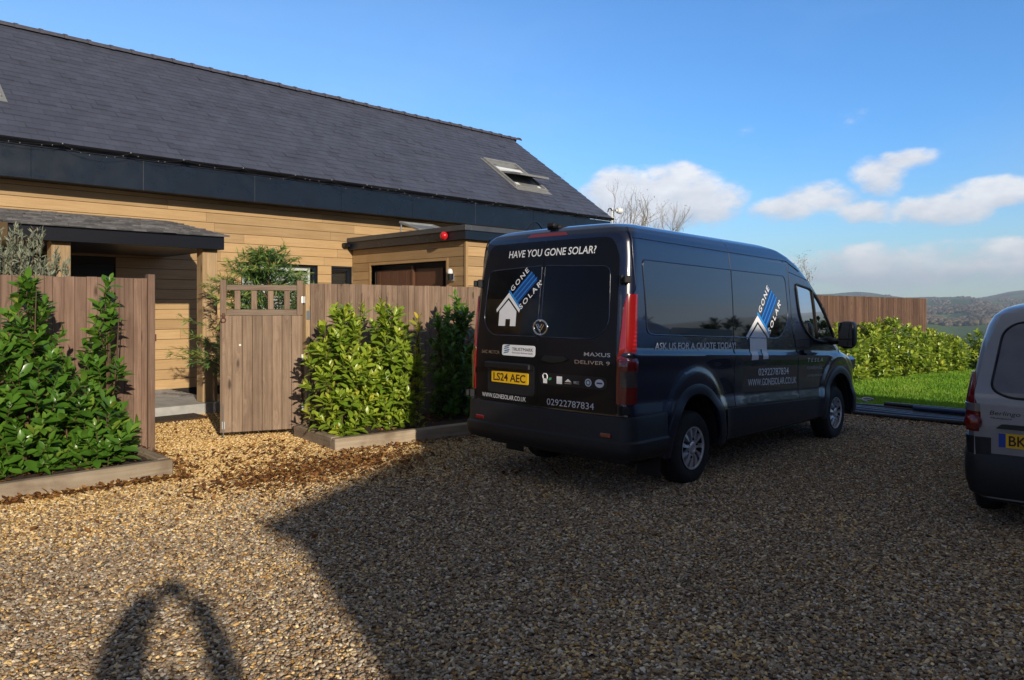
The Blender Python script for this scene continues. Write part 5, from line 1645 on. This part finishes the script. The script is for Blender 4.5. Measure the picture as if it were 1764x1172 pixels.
sx2 = sorted(set([round(q, 4) for q in list(np.linspace(.13, 3.95, 50)) + [a + .36 * math.cos(w) for a in B2.axles for w in np.linspace(0, math.pi, 19)] if .13 <= q <= 3.95]))
DW2 = rpoly([(1.1, 1.16), (1.15, 1.56), (2.35, 1.56), (3.0, 1.18)], .06)
n2f = 15 + len(sx2) - 1
B2.mesh(rows_between((.24, 1.0, 16), (1.0, 1.16, 6), (1.16, 1.68, 14), (1.68, 1.81, 8)), sx2, lambda c, zt, k: False).build('body', M['silver_paint'], sv, 32, merge=.0004)
R2 = rear_map(B2)
for sgn in (1, -1):
    p = [(-.845, .50), (-.004, .50), (-.004, 1.70), (-.66, 1.70), (-.76, 1.45), (-.84, 1.08)]
    p = p if sgn == 1 else [(-u, v) for u, v in p][::-1]
    d = poly_on(rpoly(p, .03), R2, .006, M['silver_paint'], 'rear_door', sv, 30, skirt=.008)
    wp = [(-.735, 1.10), (-.655, 1.55), (-.56, 1.625), (-.05, 1.64), (-.05, 1.03), (-.62, 1.04)]
    wp = wp if sgn == 1 else [(-u, v) for u, v in wp][::-1]
    wp = rpoly(wp, [.10, .10, .06, .03, .03, .06] if sgn == 1 else [.06, .03, .03, .06, .10, .10], 8)
    w = poly_on(wp, R2, .010, M['dusty_glass'], 'rear_window', d, skirt=.004)
    mb = MB(); line_on(mb, wp + [wp[0]], R2, .008, .010, 6); mb.build('window_seal', M['gasket'], w, 60)
    for f, off_, mm, nm in ((lambda z: float(np.interp(z, [.76, .9, 1.0, 1.22], [.80, .79, .81, .84])), .022, 'dark_lamp', 'tail_lamp'),):
        mb = MB(); wrap(B2, [.76, .762] + list(np.linspace(.78, 1.2, 14)) + [1.225, 1.227], f, lambda z: .22, off_, sgn, mb, edge=.002); la = mb.build(nm, M[mm], sv, 40)
        mb = MB(); wrap(B2, [.92, .921, .98, .985], lambda z: .80, lambda z: .20, .026, sgn, mb, edge=.015); mb.build('reversing_lens', M['clear_lens'], la, 40)
        mb = MB(); T = Matrix.Translation((B2.rear(.83, .83) + .0, sgn * .845, .835)) @ Matrix.Rotation(sgn * rad(-30), 4, 'Z') @ Matrix.Rotation(rad(-90), 4, 'Y'); mb.lathe([(.062, 0), (.058, .035), (.03, .045), (0, .046)], 24, T); mb.build('round_lens', M['dark_lamp'], la, 60)
    if sgn == 1: dl = d
pl = poly_on(rpoly([(-.68, .655), (-.68, .766), (-.16, .766), (-.16, .655)], .01), R2, .016, M['yellow'], 'number_plate', dl, skirt=.008)
poly_on([(-.68, .656), (-.68, .765), (-.635, .765), (-.635, .656)], R2, .0175, M['blue_band'], 'plate_band', pl)
text_on('BK', R2, -.615, .672, .115, .078, M['plate_ink'], pl, o=.018, weight=.015)
text_on('Berlingo', R2, -.74, .892, 0.20, .042, M['plastic'], dl, 'badge', o=.010, shear=.2)
text_on('Multispace', R2, -.735, .868, 0.14, .018, M['plastic'], dl, 'badge', o=.010, shear=.2)
mb = MB(); conform(mb, rpoly([(-.70, .80), (-.66, .835), (-.06, .835), (-.06, .80)], .012), [tuple(range(28))], R2, .03, .1, .04, skirt=.03); mb.build('plate_light_bar', M['gasket'], dl, 40)
mb = MB(); bumper_skin(B2, [(.0, .60), (.02, .598), (.035, .57), (.04, .45), (.035, .36), (.01, .27), (-.05, .24)], .45, .5, mb); bo = mb.build('rear_bumper', M['plastic'], sv, 30)
for sgn in (1, -1):
    mb = MB(); wrap(B2, [.58, .582] + list(np.linspace(.6, .70, 4)) + [.72, .722], lambda z: .73, lambda z: .45, .022, sgn, mb, edge=.002); mb.build('bumper_corner', M['plastic'], bo, 40)
    mp = side_map(B2, sgn)
    poly_on(DW2, mp, .004, M['tint'], 'side_window', sv, 60, dv=.08)
    for ax in B2.axles:
        mb = MB(); vs = []
        for y in (.87, .55):
            for k in range(25):
                w = math.pi * k / 24; vs.append((ax + .365 * math.cos(w), sgn * y, .28 + .40 * math.sin(w)))
        mb.add(vs, [(k, k + 1, 25 + k + 1, 25 + k) for k in range(24)] + [tuple(25 + k for k in range(25))]); mb.build('arch_liner', M['black'], sv, 60)
        make_wheel(sv, ax, sgn * .86, .31, .19, .195, 8)
    mb = MB(); mb.bbox((4.05, sgn * .62 - .12, .72), (4.30, sgn * .62 + .12, .90), .04); mb.build('headlight', M['clear_lens'], sv)
    mb = MB(); mb.bbox((2.90, sgn * .90 - .03, 1.05), (3.08, sgn * .90 + .03, 1.22), .025); mb.tube([(3.0, sgn * .84, 1.08), (3.0, sgn * .90, 1.09)], .03); mb.build('door_mirror', M['gasket'], sv)
mb = MB()
for zt in (0,):
    vs = []
    for zt in np.linspace(1.14, 1.62, 8):
        P = B2.outline(zt, sx2)[n2f + 3:]; row = [(x + .004, y, z) for x, y, z in P] + [(x + .004, -y, z) for x, y, z in P[::-1][1:]]; vs += row
    n = len(row); mb.add(vs, [(i * n + k, i * n + k + 1, (i + 1) * n + k + 1, (i + 1) * n + k) for i in range(7) for k in range(n - 1)])
mb.build('windscreen', M['tint'], sv, 60)
mb = MB(); mb.box((.2, -.75, .20), (4.1, .75, .255)); mb.tube([(.83, -.7, .28), (.83, .7, .28)], .05); mb.build('underbody', M['black'], sv)

# ------------------------------------------------------------------ plants
def leaf_shape(nseg=4, wide=.36, fold=.35, curl=.25, blunt=.75):
    """a blade one unit long in +Y, normal +Z, folded along its midrib"""
    V = []; F = []
    for i in range(nseg + 1):
        t = i / nseg
        w = wide * .5 * (math.sin(math.pi * t ** blunt) ** .75) if 0 < i < nseg else .012
        z = -curl * t * t
        V += [(-w, t, z + fold * w), (0, t, z), (w, t, z + fold * w)]
    for i in range(nseg):
        a = i * 3
        F += [(a, a + 1, a + 4, a + 3), (a + 1, a + 2, a + 5, a + 4)]
    return np.array(V), np.array(F)


def frames(d, up):
    """rows of (x, y, z) axes with y along d and z near up"""
    y = d / np.linalg.norm(d, axis=1, keepdims=True)
    x = np.cross(y, up); n = np.linalg.norm(x, axis=1, keepdims=True); x = x / np.maximum(n, 1e-6)
    z = np.cross(x, y)
    return np.stack([x, y, z], 1)


def leaves(name, P, D, U, size, rnd, m, parent, shape):
    V0, F0 = shape
    A = frames(D, U) * size[:, None, None]
    V = np.einsum('vk,nkj->nvj', V0, A) + P[:, None, :]
    n = len(P)
    F = (F0[None] + (np.arange(n) * len(V0))[:, None, None]).reshape(-1, F0.shape[1])
    r = np.repeat(np.clip(rnd, 0, 1), len(F0))
    return mesh_np(name, V.reshape(-1, 3), F, m, parent, rnd=r, smooth=True)


def laurel(loc, env, nshoot, m, label, group, seed, leaf=.105, name='laurel_shrub', lean=(0, 0), back=None, squash=1., tips=None, density=1., per=13):
    """env: list of (height, half width); shoots of glossy leaves turned upwards"""
    rng = np.random.default_rng(seed)
    o = thing(name, loc, label, 'shrub', group)
    zs = [e[0] for e in env]; ws = [e[1] for e in env]; top = zs[-1]
    stems = MB(); P = []; D = []; U = []; R = []; SZ = []
    mains = []
    nm = max(2, int(ws[1] * 9))
    for i in range(nm):
        a = rng.uniform(0, 6.28); w = rng.uniform(.1, .8) * max(ws) * .55
        h = top * rng.uniform(.6, .95)
        pts = [(.05 * math.cos(a), .05 * math.sin(a) * squash, -.03)] + [(w * t * math.cos(a) + lean[0] * t * h + rng.normal(0, .015), (w * t * math.sin(a)) * squash + lean[1] * t * h, h * t) for t in (.3, .6, 1)]
        stems.tube(pts, [.014, .012, .009, .004], 6, False)
    if tips:
        for (tx, ty, tz) in tips: stems.tube([(tx * .3, ty * .3, -.02), (tx * .7, ty * .7, tz * .4), (tx, ty, tz - .05)], [.012, .009, .004], 6, False)
    k = 0
    S_ = []
    while k < nshoot:
        z = rng.uniform(.06, top) if rng.random() < .8 else rng.uniform(.06, top * .6)
        w = float(np.interp(z, zs, ws))
        if rng.random() > (w / max(ws)) ** .8 + .06: continue
        a = rng.uniform(0, 6.28); rr = w * math.sqrt(rng.uniform(.12, 1.0))
        p = np.array([rr * math.cos(a) + lean[0] * z, rr * math.sin(a) * squash + lean[1] * z, z])
        out_ = np.array([math.cos(a), math.sin(a) * squash, 0]) * (rr / max(w, .01)) * .75
        d = out_ + np.array([0, 0, .75 + .6 * (z / top)]) + rng.normal(0, .18, 3); d /= np.linalg.norm(d)
        S_.append((p, d, rng.uniform(.16, .34), rng.random())); k += 1
    for (tx, ty, tz) in (tips or []):
        for q in range(3): S_.append((np.array([tx * (1 - .08 * q), ty, tz - .22 - .17 * q]), np.array([rng.normal(0, .06), rng.normal(0, .06), 1.]), .24, .85))
    for p, d, L, tone in S_:
        b = p - d * L
        stems.tube([tuple(b), tuple(b + d * L * .95)], [.005, .002], 4, False)
        n = int(per * rng.uniform(.7, 1.15) * density); ph = rng.uniform(0, 6.28)
        e1 = np.cross(d, [0.3, .2, 1.]); e1 /= np.linalg.norm(e1); e2 = np.cross(d, e1)
        for i in range(n):
            t = (i + .5) / n; w = ph + i * 2.4
            rad_ = e1 * math.cos(w) + e2 * math.sin(w)
            op = 1.15 * (1 - t) + .30
            q = d * math.cos(op) + rad_ * math.sin(op) + np.array([0, 0, .12])
            P.append(b + d * L * (t ** .8)); D.append(q); U.append(d * .8 + rad_ * -.2 + np.array([-.08, -.3, .55]) + rng.normal(0, .25, 3))
            s = leaf * rng.uniform(.6, 1.25) * (1 - .35 * t ** 3); SZ.append(s)
            R.append(.15 + .38 * tone * rng.random() + .33 * t * t + .12 * rng.random() + (.35 if rng.random() < .02 else 0))
    leaves('foliage', np.array(P), np.array(D), np.array(U), np.array(SZ), np.array(R), m, o, leaf_shape(5, .47, .28, .24, 1.12))
    stems.build('stems', M['stem'], o, 60)
    return o


GL = 'glossy laurels planted along the fence'
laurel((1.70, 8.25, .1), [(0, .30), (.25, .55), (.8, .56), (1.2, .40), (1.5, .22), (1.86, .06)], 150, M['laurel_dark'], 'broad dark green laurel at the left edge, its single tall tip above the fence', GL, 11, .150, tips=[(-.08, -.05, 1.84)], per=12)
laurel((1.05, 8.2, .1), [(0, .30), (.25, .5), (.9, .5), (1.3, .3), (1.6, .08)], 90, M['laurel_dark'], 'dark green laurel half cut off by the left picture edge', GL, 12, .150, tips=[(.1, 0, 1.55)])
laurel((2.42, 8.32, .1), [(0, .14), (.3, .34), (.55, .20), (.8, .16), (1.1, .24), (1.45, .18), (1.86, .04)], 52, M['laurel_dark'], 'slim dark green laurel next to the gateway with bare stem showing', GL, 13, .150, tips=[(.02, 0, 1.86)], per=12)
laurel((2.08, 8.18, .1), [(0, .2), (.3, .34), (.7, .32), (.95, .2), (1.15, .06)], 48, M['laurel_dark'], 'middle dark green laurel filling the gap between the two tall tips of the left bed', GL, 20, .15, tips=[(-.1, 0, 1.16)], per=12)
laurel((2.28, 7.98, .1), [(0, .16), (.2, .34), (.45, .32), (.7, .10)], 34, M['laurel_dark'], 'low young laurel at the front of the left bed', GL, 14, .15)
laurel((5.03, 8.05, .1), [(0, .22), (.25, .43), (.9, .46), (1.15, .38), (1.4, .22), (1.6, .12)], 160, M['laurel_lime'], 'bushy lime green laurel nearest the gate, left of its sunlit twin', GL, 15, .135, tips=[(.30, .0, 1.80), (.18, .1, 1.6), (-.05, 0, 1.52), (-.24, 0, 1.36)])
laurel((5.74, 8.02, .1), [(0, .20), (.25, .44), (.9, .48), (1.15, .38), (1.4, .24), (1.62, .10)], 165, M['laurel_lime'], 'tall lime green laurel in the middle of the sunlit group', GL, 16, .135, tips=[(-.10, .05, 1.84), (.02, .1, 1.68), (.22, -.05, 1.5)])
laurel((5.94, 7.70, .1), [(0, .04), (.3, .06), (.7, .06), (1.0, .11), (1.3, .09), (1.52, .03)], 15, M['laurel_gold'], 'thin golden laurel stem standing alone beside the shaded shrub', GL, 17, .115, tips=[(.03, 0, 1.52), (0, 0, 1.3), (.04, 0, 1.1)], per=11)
laurel((6.98, 8.15, .06), [(0, .34), (.3, .44), (1.1, .42), (1.45, .34), (1.7, .2), (1.84, .06)], 170, M['laurel_dark'], 'dark shaded laurel beside the van with only its yellow tips in the sun', GL, 18, .128, tips=[(.12, .1, 1.86), (.22, .05, 1.80), (-.3, .05, 1.72)])  # leaf colour darker than the lime twins, standing in for shade
laurel((7.95, 8.05, .05), [(0, .3), (.3, .4), (1.1, .4), (1.5, .2), (1.7, .06)], 80, M['laurel_dark'], 'laurel almost wholly hidden behind the rear of the navy van', GL, 19, .128)  # same darkened leaf colour, as if in the van's shade

HG = 'laurel bushes along the lawn'
hl = ['golden laurel bush next to the navy van wing mirror', 'yellow green laurel bush second along the lawn from the navy van', 'laurel bush in front of the brown fence, lower than its right neighbour', 'tallest dark tipped laurel bush before the brown fence end',
      'round laurel bush under the end of the brown fence', 'laurel bush just past the end of the brown fence', 'low laurel bush where the hedge steps down']
hx = [(18.6, 7.85, 1.55, .9), (20.6, 7.85, 1.52, 1.0), (22.6, 7.85, 1.60, 1.0), (24.6, 7.85, 1.80, 1.0), (26.5, 7.85, 1.58, 1.0), (28.3, 7.80, 1.46, 1.0), (30.0, 7.7, 1.25, 1.0)]
for i, (x, y, h, w) in enumerate(hx):
    tp = [(RNG.uniform(-.6, .6), RNG.uniform(-.3, .3), h * RNG.uniform(.92, 1.1)) for _ in range(4)]
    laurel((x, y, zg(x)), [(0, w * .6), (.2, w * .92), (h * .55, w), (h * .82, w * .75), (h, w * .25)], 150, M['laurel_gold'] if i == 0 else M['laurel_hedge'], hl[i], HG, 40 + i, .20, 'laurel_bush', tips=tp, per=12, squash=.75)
BG = 'clipped laurels along the far side of the lawn'
for i in range(9):
    y = 7.1 - i * 1.25
    x = 32.0 + .02 * i
    laurel((x, y, zg(x)), [(0, .55), (.2, .75), (.8, .8), (1.2, .7), (1.42, .35)], 90, M['laurel_hedge'], ['first clipped laurel beyond the fence end, at the corner of the low hedge', 'second clipped laurel of the low hedge from the fence end', 'third clipped laurel of the low hedge, left of the silver van roof', 'fourth clipped laurel of the low hedge, half behind the silver van', 'clipped laurel of the low hedge hidden behind the silver van'][min(i, 4)], BG, 60 + i, .23, 'clipped_laurel', per=11)


def conifer(loc, top, spread, seed, label):
    rng = np.random.default_rng(seed)
    o = thing('conifer', loc, label, 'tree')
    tr = MB(); tr.tube([(0, 0, -.1), (.02, 0, top * .5), (.03, .02, top)], [.05, .03, .005], 8, False)
    P = []; D = []; U = []; R = []; Sz = []
    nb = 155
    for i in range(nb):
        z = .25 + (top - .35) * rng.random() ** .85; a = rng.uniform(0, 6.28)
        L = spread * (1 - (z / top) ** 1.6) ** .9 * rng.uniform(.45, 1.2) + .10
        pts = []
        for k in range(7):
            t = k / 6; pts.append(np.array([L * t * math.cos(a), L * t * math.sin(a), z + L * (.75 * t - .22 * t * t) - .0]) + rng.normal(0, .012, 3))
        tr.tube([tuple(p) for p in pts], [.009 * (1 - .8 * k / 6) + .001 for k in range(7)], 4, False)
        n = int(34 * L / spread) + 12
        for q in range(n):
            t = rng.uniform(.18, 1.05) ** .8; k = min(5, int(t * 6)); p = pts[k] + (pts[k + 1] - pts[k]) * (t * 6 - k)
            ax = pts[k + 1] - pts[k]; ax /= np.linalg.norm(ax)
            sd_ = np.cross(ax, [0, 0, 1]); sd_ /= np.linalg.norm(sd_)
            side = (1 if q % 2 else -1)
            dd = ax * .75 + sd_ * side * rng.uniform(.3, .8) + np.array([0, 0, rng.normal(-.08, .25)])
            for s in range(4):
                P.append(p + dd * .03 * s + rng.normal(0, .008, 3)); D.append(dd + rng.normal(0, .30, 3)); U.append(np.array([0, -.3, 1]) + rng.normal(0, .35, 3))
                Sz.append(rng.uniform(.06, .12)); R.append(.12 + .5 * t * rng.random() + .25 * rng.random() + (.25 if t > .9 else 0))
    leaves('foliage', np.array(P), np.array(D), np.array(U), np.array(Sz), np.array(R), M['conifer'], o, leaf_shape(3, .16, .2, .15, .6))
    tr.build('trunk', M['stem'], o, 60)
    return o
conifer((5.40, 10.75, 0), 2.55, 1.15, 31, 'feathery green conifer growing behind the open topped gate')
conifer((6.45, 10.9, 0), 1.98, .75, 32, 'low conifer spray behind the fence below the annex')


def olive(loc, seed):
    rng = np.random.default_rng(seed)
    o = thing('grey_leaved_shrub', loc, 'grey green bushy shrub showing above the left fence by the porch', 'shrub')
    st = MB(); P = []; D = []; U = []; R = []; Sz = []
    for i in range(230):
        a = rng.uniform(0, 6.28); r = .72 * math.sqrt(rng.random()); h = (2.78 - .55 * (r / .72) ** 2) * rng.uniform(.76, 1.0) + (.28 if i < 5 else 0)
        x0 = r * math.cos(a) * .4; y0 = r * math.sin(a) * .4
        pts = [np.array([x0 + (r * math.cos(a) - x0) * t ** .7 + .05 * math.sin(3 * t + i), y0 + (r * math.sin(a) - y0) * t ** .7, h * t]) for t in np.linspace(.0, 1, 8)]
        st.tube([tuple(p) for p in pts], [.008] * 4 + [.005, .004, .003, .002], 4, False)
        for q in range(64):
            t = rng.uniform(.62, 1.0); k = min(6, int(t * 7)); p = pts[k] + (pts[k + 1] - pts[k]) * (t * 7 - k)
            ax = pts[k + 1] - pts[k]; ax /= np.linalg.norm(ax)
            P.append(p); D.append(ax + rng.normal(0, .45, 3)); U.append(np.array([-.2, -.5, 1]) + rng.normal(0, .4, 3)); Sz.append(rng.uniform(.055, .095)); R.append(rng.random())
    leaves('foliage', np.array(P), np.array(D), np.array(U), np.array(Sz), np.array(R), M['olive'], o, leaf_shape(3, .22, .2, .1, .8))
    st.build('stems', M['stem'], o, 60)
olive((1.85, 10.3, 0), 33)


def bare_tree(name, loc, h, seed, label, group, leafn=0, spread=.5, thick=.012, m='bark_pale', fork=3, leafm='tree_leaf', lsz=.12, start=.25):
    rng = np.random.default_rng(seed)
    o = thing(name, loc, label, 'tree', group)
    mb = MB(); tips = []
    def grow(p, d, L, r, lev):
        n = 4; pts = [p]; dd = d
        for k in range(n):
            dd = dd + rng.normal(0, .13 if lev else .04, 3) + np.array([0, 0, .08]); dd /= np.linalg.norm(dd); pts.append(pts[-1] + dd * L / n)
        mb.tube([tuple(q) for q in pts], [r * (1 - .45 * k / n) for k in range(n + 1)], 7 if lev == 0 else 5 if lev < 3 else 3, False)
        if lev >= 6 or L < .16: tips.append((pts[-1], dd)); return
        for c in range(rng.integers(2, fork + 1)):
            t = rng.uniform(.45, 1) if c else 1.; q = pts[0] + (pts[-1] - pts[0]) * t if t < 1 else pts[-1]
            if t < 1: k = min(n - 1, int(t * n)); q = pts[k] + (pts[k + 1] - pts[k]) * (t * n - k)
            nd = dd + rng.normal(0, spread, 3) * np.array([1, 1, .5]) + np.array([0, 0, .18]); nd /= np.linalg.norm(nd)
            grow(q, nd, L * rng.uniform(.6, .82), r * .56 * (1.15 if c == 0 else .85), lev + 1)
        if lev > 1: tips.append((pts[-1], dd))
    grow(np.array([0, 0, -.2]), np.array([0, 0, 1.]), h * start + .2, h * thick * 1.6, 0)
    mb.build('trunk', M[m], o, 60)
    if leafn and tips:
        P = []; D = []; U = []; Sz = []; R = []
        for i in range(leafn):
            p, d = tips[rng.integers(len(tips))]
            P.append(p + rng.normal(0, .18 * h / 6, 3)); D.append(rng.normal(0, 1, 3)); U.append(np.array([0, 0, 1]) + rng.normal(0, .6, 3)); Sz.append(lsz * rng.uniform(.6, 1.2)); R.append(rng.random())
        leaves('crown', np.array(P), np.array(D), np.array(U), np.array(Sz), np.array(R), M[leafm], o, leaf_shape(2, .5, .2, .2))
    return o


TG = 'bare trees beyond the end of the house'
def at(px, fw): a = (px - 882) / 1270; return ((1 + a) * RT * fw, (1 - a) * RT * fw)
for i, (px, fw, h, lab) in enumerate([(1020, 43, 11.2, 'leaning bare tree closest to the slate roof edge'), (1082, 42, 9.6, 'thickest bare tree in the middle of the trio above the van roof'), (1116, 44, 8.8, 'smallest bare tree, furthest right above the van roof'), (1050, 46, 8.4, 'thin bare tree behind the security camera')]):
    x, y = at(px, fw); bare_tree('bare_tree', (x, y, -.5), h, 70 + i, lab, TG, 110, .46, .0105, fork=4, lsz=.10, start=.30)
x, y = at(1404, 29.5); bare_tree('young_tree', (x, y, -.6), 3.9, 81, 'small young tree with few yellow leaves behind the far brown fence', None, 260, .42, .008, fork=3, lsz=.08, start=.3)

# fallen leaves: uncountable litter along the beds and across the gateway
def litter():
    rng = np.random.default_rng(2); P = []
    def put(n, x0, y0, x1, y1, s):
        t = rng.random(n)
        P.append(np.c_[x0 + (x1 - x0) * t + rng.normal(0, s, n), y0 + (y1 - y0) * t + rng.normal(0, s * .7, n)])
    put(1000, 2.9, 6.7, 4.9, 6.85, .32); put(620, 3.4, 6.5, 5.2, 6.9, .55); put(260, 3.2, 7.6, 4.6, 8.4, .5); put(420, 1.2, 7.42, 2.9, 7.42, .09); put(130, 2.95, 7.6, 3.05, 8.8, .08); put(240, 3.1, 7.2, 4.6, 7.2, .4); put(150, 4.7, 7.42, 6.6, 7.15, .08)
    put(90, 2, 5.5, 5, 6.4, .8); put(60, 4.0, 9.5, 4.8, 11.6, .35); put(120, 12.2, 5.2, 12.6, 3.2, .2); put(160, 4.2, 6.0, 6.2, 5.2, .5)
    XY = np.concatenate(P)
    ok = ~((XY[:, 1] > 7.58) & (((XY[:, 0] > 4.62) & (XY[:, 0] < 9)) | (XY[:, 0] < 2.84)))
    XY = XY[ok]; n = len(XY)
    Z = np.array([zsurf(x, y) + .016 + .012 * rng.random() for x, y in XY])
    b1 = rng.uniform(.9, 2.86, 260); b1y = rng.uniform(7.75, 8.8, 260); b2 = rng.uniform(4.8, 7.4, 220); b2y = rng.uniform(7.75, 8.75, 220)
    P3 = np.concatenate([np.c_[XY, Z], np.c_[b1, b1y, np.full(260, .135)], np.c_[b2, b2y - .05, np.full(220, .105)]])
    n = len(P3); a = rng.uniform(0, 6.28, n)
    leaves_o = leaves('fallen_leaves', P3, np.c_[np.cos(a), np.sin(a), rng.normal(0, .25, n)], np.c_[rng.normal(0, .35, n), rng.normal(0, .35, n), np.ones(n)], rng.uniform(.03, .062, n), rng.random(n), M['dead_leaf'], None, leaf_shape(3, .6, .5, -.35))
    tag(leaves_o, kind='stuff')
litter()

# ------------------------------------------------------------------ what stands behind the viewer: it shades the drive and shows in the paint
gar = thing('gable_garage', (5.8, -9, 0), 'brick garage with low pitched slate gable standing behind the viewer, shading the drive', 'garage')
GY = -4.87; GX0, GX1, GE, GR, GE2 = -.62, 12.3, 3.57, 4.52, 4.0
xz = Matrix(((1, 0, 0, 0), (0, 0, 1, 0), (0, 1, 0, 0), (0, 0, 0, 1)))
mb = MB(); gm = 3.55
mb.prism([(GX0 + .02, -.3), (GX1 - .02, -.3), (GX1 - .02, GE2 - .06), (gm, GR - .06), (GX0 + .02, GE - .06)], GY - .3, GY - .02, xz)
mb.prism([(GX0 + .02, -.3), (GX1 - .02, -.3), (GX1 - .02, GE2 - .06), (gm, GR - .06), (GX0 + .02, GE - .06)], -12, -11.7, xz)
mb.box((GX0 + .02, -11.7, -.3), (GX0 + .3, GY - .3, GE - .08)); mb.box((GX1 - .3, -11.7, -.3), (GX1 - .02, GY - .3, GE2 - .08))
mb.build('wall', M['brick'], gar, world=True)
mb = MB(); ov = .16; mb.prism([(GX0 - ov, GE - .037 - .05), (gm, GR - .05), (GX1, GE2 - .05), (GX1, GE2), (gm, GR), (GX0 - ov, GE - .037)], -12.2, GY, xz); mb.build('roof', M['slate'], gar, world=True)
for a in (1.2, 7.4):
    mb = MB()
    for k in range(4): mb.bbox((a, GY - .018, .05 + k * .53), (a + 3.2, GY + .03, .56 + k * .53), .012)
    mb.build('garage_door', M['darkdoor'], gar, world=True)
BK = 'tall dark hedge bushes behind the viewer'
for i in range(12):
    x = 14.6 + i * 1.9; y = -3.3 - .12 * i; h = 1.9 + .2 * math.sin(i * 2.1) + .06 * i
    laurel((x, y, zg(x)), [(0, .9), (.4, 1.15), (h * .6, 1.15), (h * .85, .8), (h, .3)], 80, M['bush_leaf'], 'dark hedge bush behind the viewer, seen only mirrored in the van window', BK, 120 + i, .30, 'hedge_bush', per=10)
bare_tree('bare_tree', (13.6, -6.2, zg(13)), 4.6, 96, 'bare branching tree behind the viewer beside the brick garage', None, 0, .5, .012, fork=4, start=.3)

# the person taking the picture: only the shadow is in view
def skin_mesh(name, verts, edges, radii, m, parent, levels=2):
    me = bpy.data.meshes.new(name); me.from_pydata(verts, edges, [])
    o = link(bpy.data.objects.new(name, me), parent)
    sk = o.modifiers.new('skin', 'SKIN'); sk.use_smooth_shade = True
    for v, r in zip(me.skin_vertices[0].data, radii): v.radius = (r, r) if not isinstance(r, tuple) else r
    me.skin_vertices[0].data[0].use_root = True
    ss = o.modifiers.new('smooth', 'SUBSURF'); ss.levels = ss.render_levels = levels
    me.materials.append(m)
    return o
PX, PY = -.45, -1.68
per = thing('person', (PX, PY, 0), 'person in a dark jacket holding a phone overhead, seen only as the arched shadow', 'person', rot=(0, 0, rad(-45)))
vb = [(0, 0, .95), (0, .0, 1.12), (0, 0, 1.30), (0, 0, 1.42), (0, .01, 1.52), (0, .03, 1.62), (0, .02, 1.73)]; rb = [(.165, .12), (.15, .11), (.18, .12), (.15, .10), .055, .09, .075]
eb = [(i, i + 1) for i in range(6)]
def chain(pts, rs, root):
    k = len(vb)
    for i, p in enumerate(pts): vb.append(p); rb.append(rs[i]); eb.append((root if i == 0 else k + i - 1, k + i))
for s in (-1, 1):
    chain([(s * .10, 0, .86), (s * .12, .03, .50), (s * .12, .0, .10), (s * .13, .13, .04)], [.095, .062, .045, .04], 0)
    chain([(s * .19, 0, 1.42), (s * .25, .04, 1.79), (s * .175, .10, 2.0), (s * .08, .13, 2.07)], [.062, .052, .046, .042], 3)
skin_mesh('body', vb, eb, rb, mat('skin', (.45, .27, .19), .5), per)
kj = [(0, 0, .88), (0, 0, 1.12), (0, 0, 1.32), (0, 0, 1.42), (-.2, 0, 1.42), (-.25, .04, 1.80), (-.175, .10, 2.01), (-.085, .125, 2.05), (.2, 0, 1.42), (.25, .04, 1.78), (.175, .10, 2.0), (.085, .125, 2.05)]
skin_mesh('jacket', kj, [(0, 1), (1, 2), (2, 3), (3, 4), (4, 5), (5, 6), (6, 7), (3, 8), (8, 9), (9, 10), (10, 11)], [(.18, .135), (.175, .13), (.2, .14), (.16, .12), .13, .13, .09, .08, .12, .085, .07, .075], mat('dark_jacket', (.02, .022, .03), .8), per)
skin_mesh('jeans', [(0, 0, .95), (-.10, 0, .86), (-.12, .03, .5), (-.12, 0, .12), (.10, 0, .86), (.12, .03, .5), (.12, 0, .12)], [(0, 1), (1, 2), (2, 3), (0, 4), (4, 5), (5, 6)], [(.175, .13), .105, .075, .062, .105, .075, .062], mat('blue_jeans', (.03, .045, .09), .85), per)
mb = MB(); bm = bmesh.new(); bmesh.ops.create_uvsphere(bm, u_segments=16, v_segments=10, radius=.1); bmesh.ops.translate(bm, vec=(0, -.01, 1.70), verts=bm.verts); mb.bm(bm); mb.build('hair', mat('brown_hair', (.04, .025, .015), .7), per, 60)
for s in (-1, 1):
    for k in range(4):
        b = (s * .085, .13, 2.08 + .018 * (k - 1.5)); skin_mesh('finger', [b, (s * .060, .155, b[2] + .004), (s * .040, .165, b[2] + .004), (s * .022, .158, b[2] + .003)], [(0, 1), (1, 2), (2, 3)], [.010, .009, .008, .007], bpy.data.materials['skin'], per, 1)
    skin_mesh('thumb', [(s * .085, .12, 2.045), (s * .06, .115, 2.05), (s * .035, .118, 2.06)], [(0, 1), (1, 2)], [.011, .01, .008], bpy.data.materials['skin'], per, 1)
    mb = MB(); mb.bbox((s * .13 - .05, -.09, .0), (s * .13 + .05, .20, .10), .035); mb.build('boot', M['black'], per, 60)
ph = thing('phone', (PX, PY, 2.08), 'dark mobile phone held up in both hands by the person behind the camera', 'phone', rot=(0, 0, rad(-45)))
mb = MB(); mb.bbox((-.085, .134, -.045), (.085, .143, .075), .003); mb.build('case', M['black'], ph)
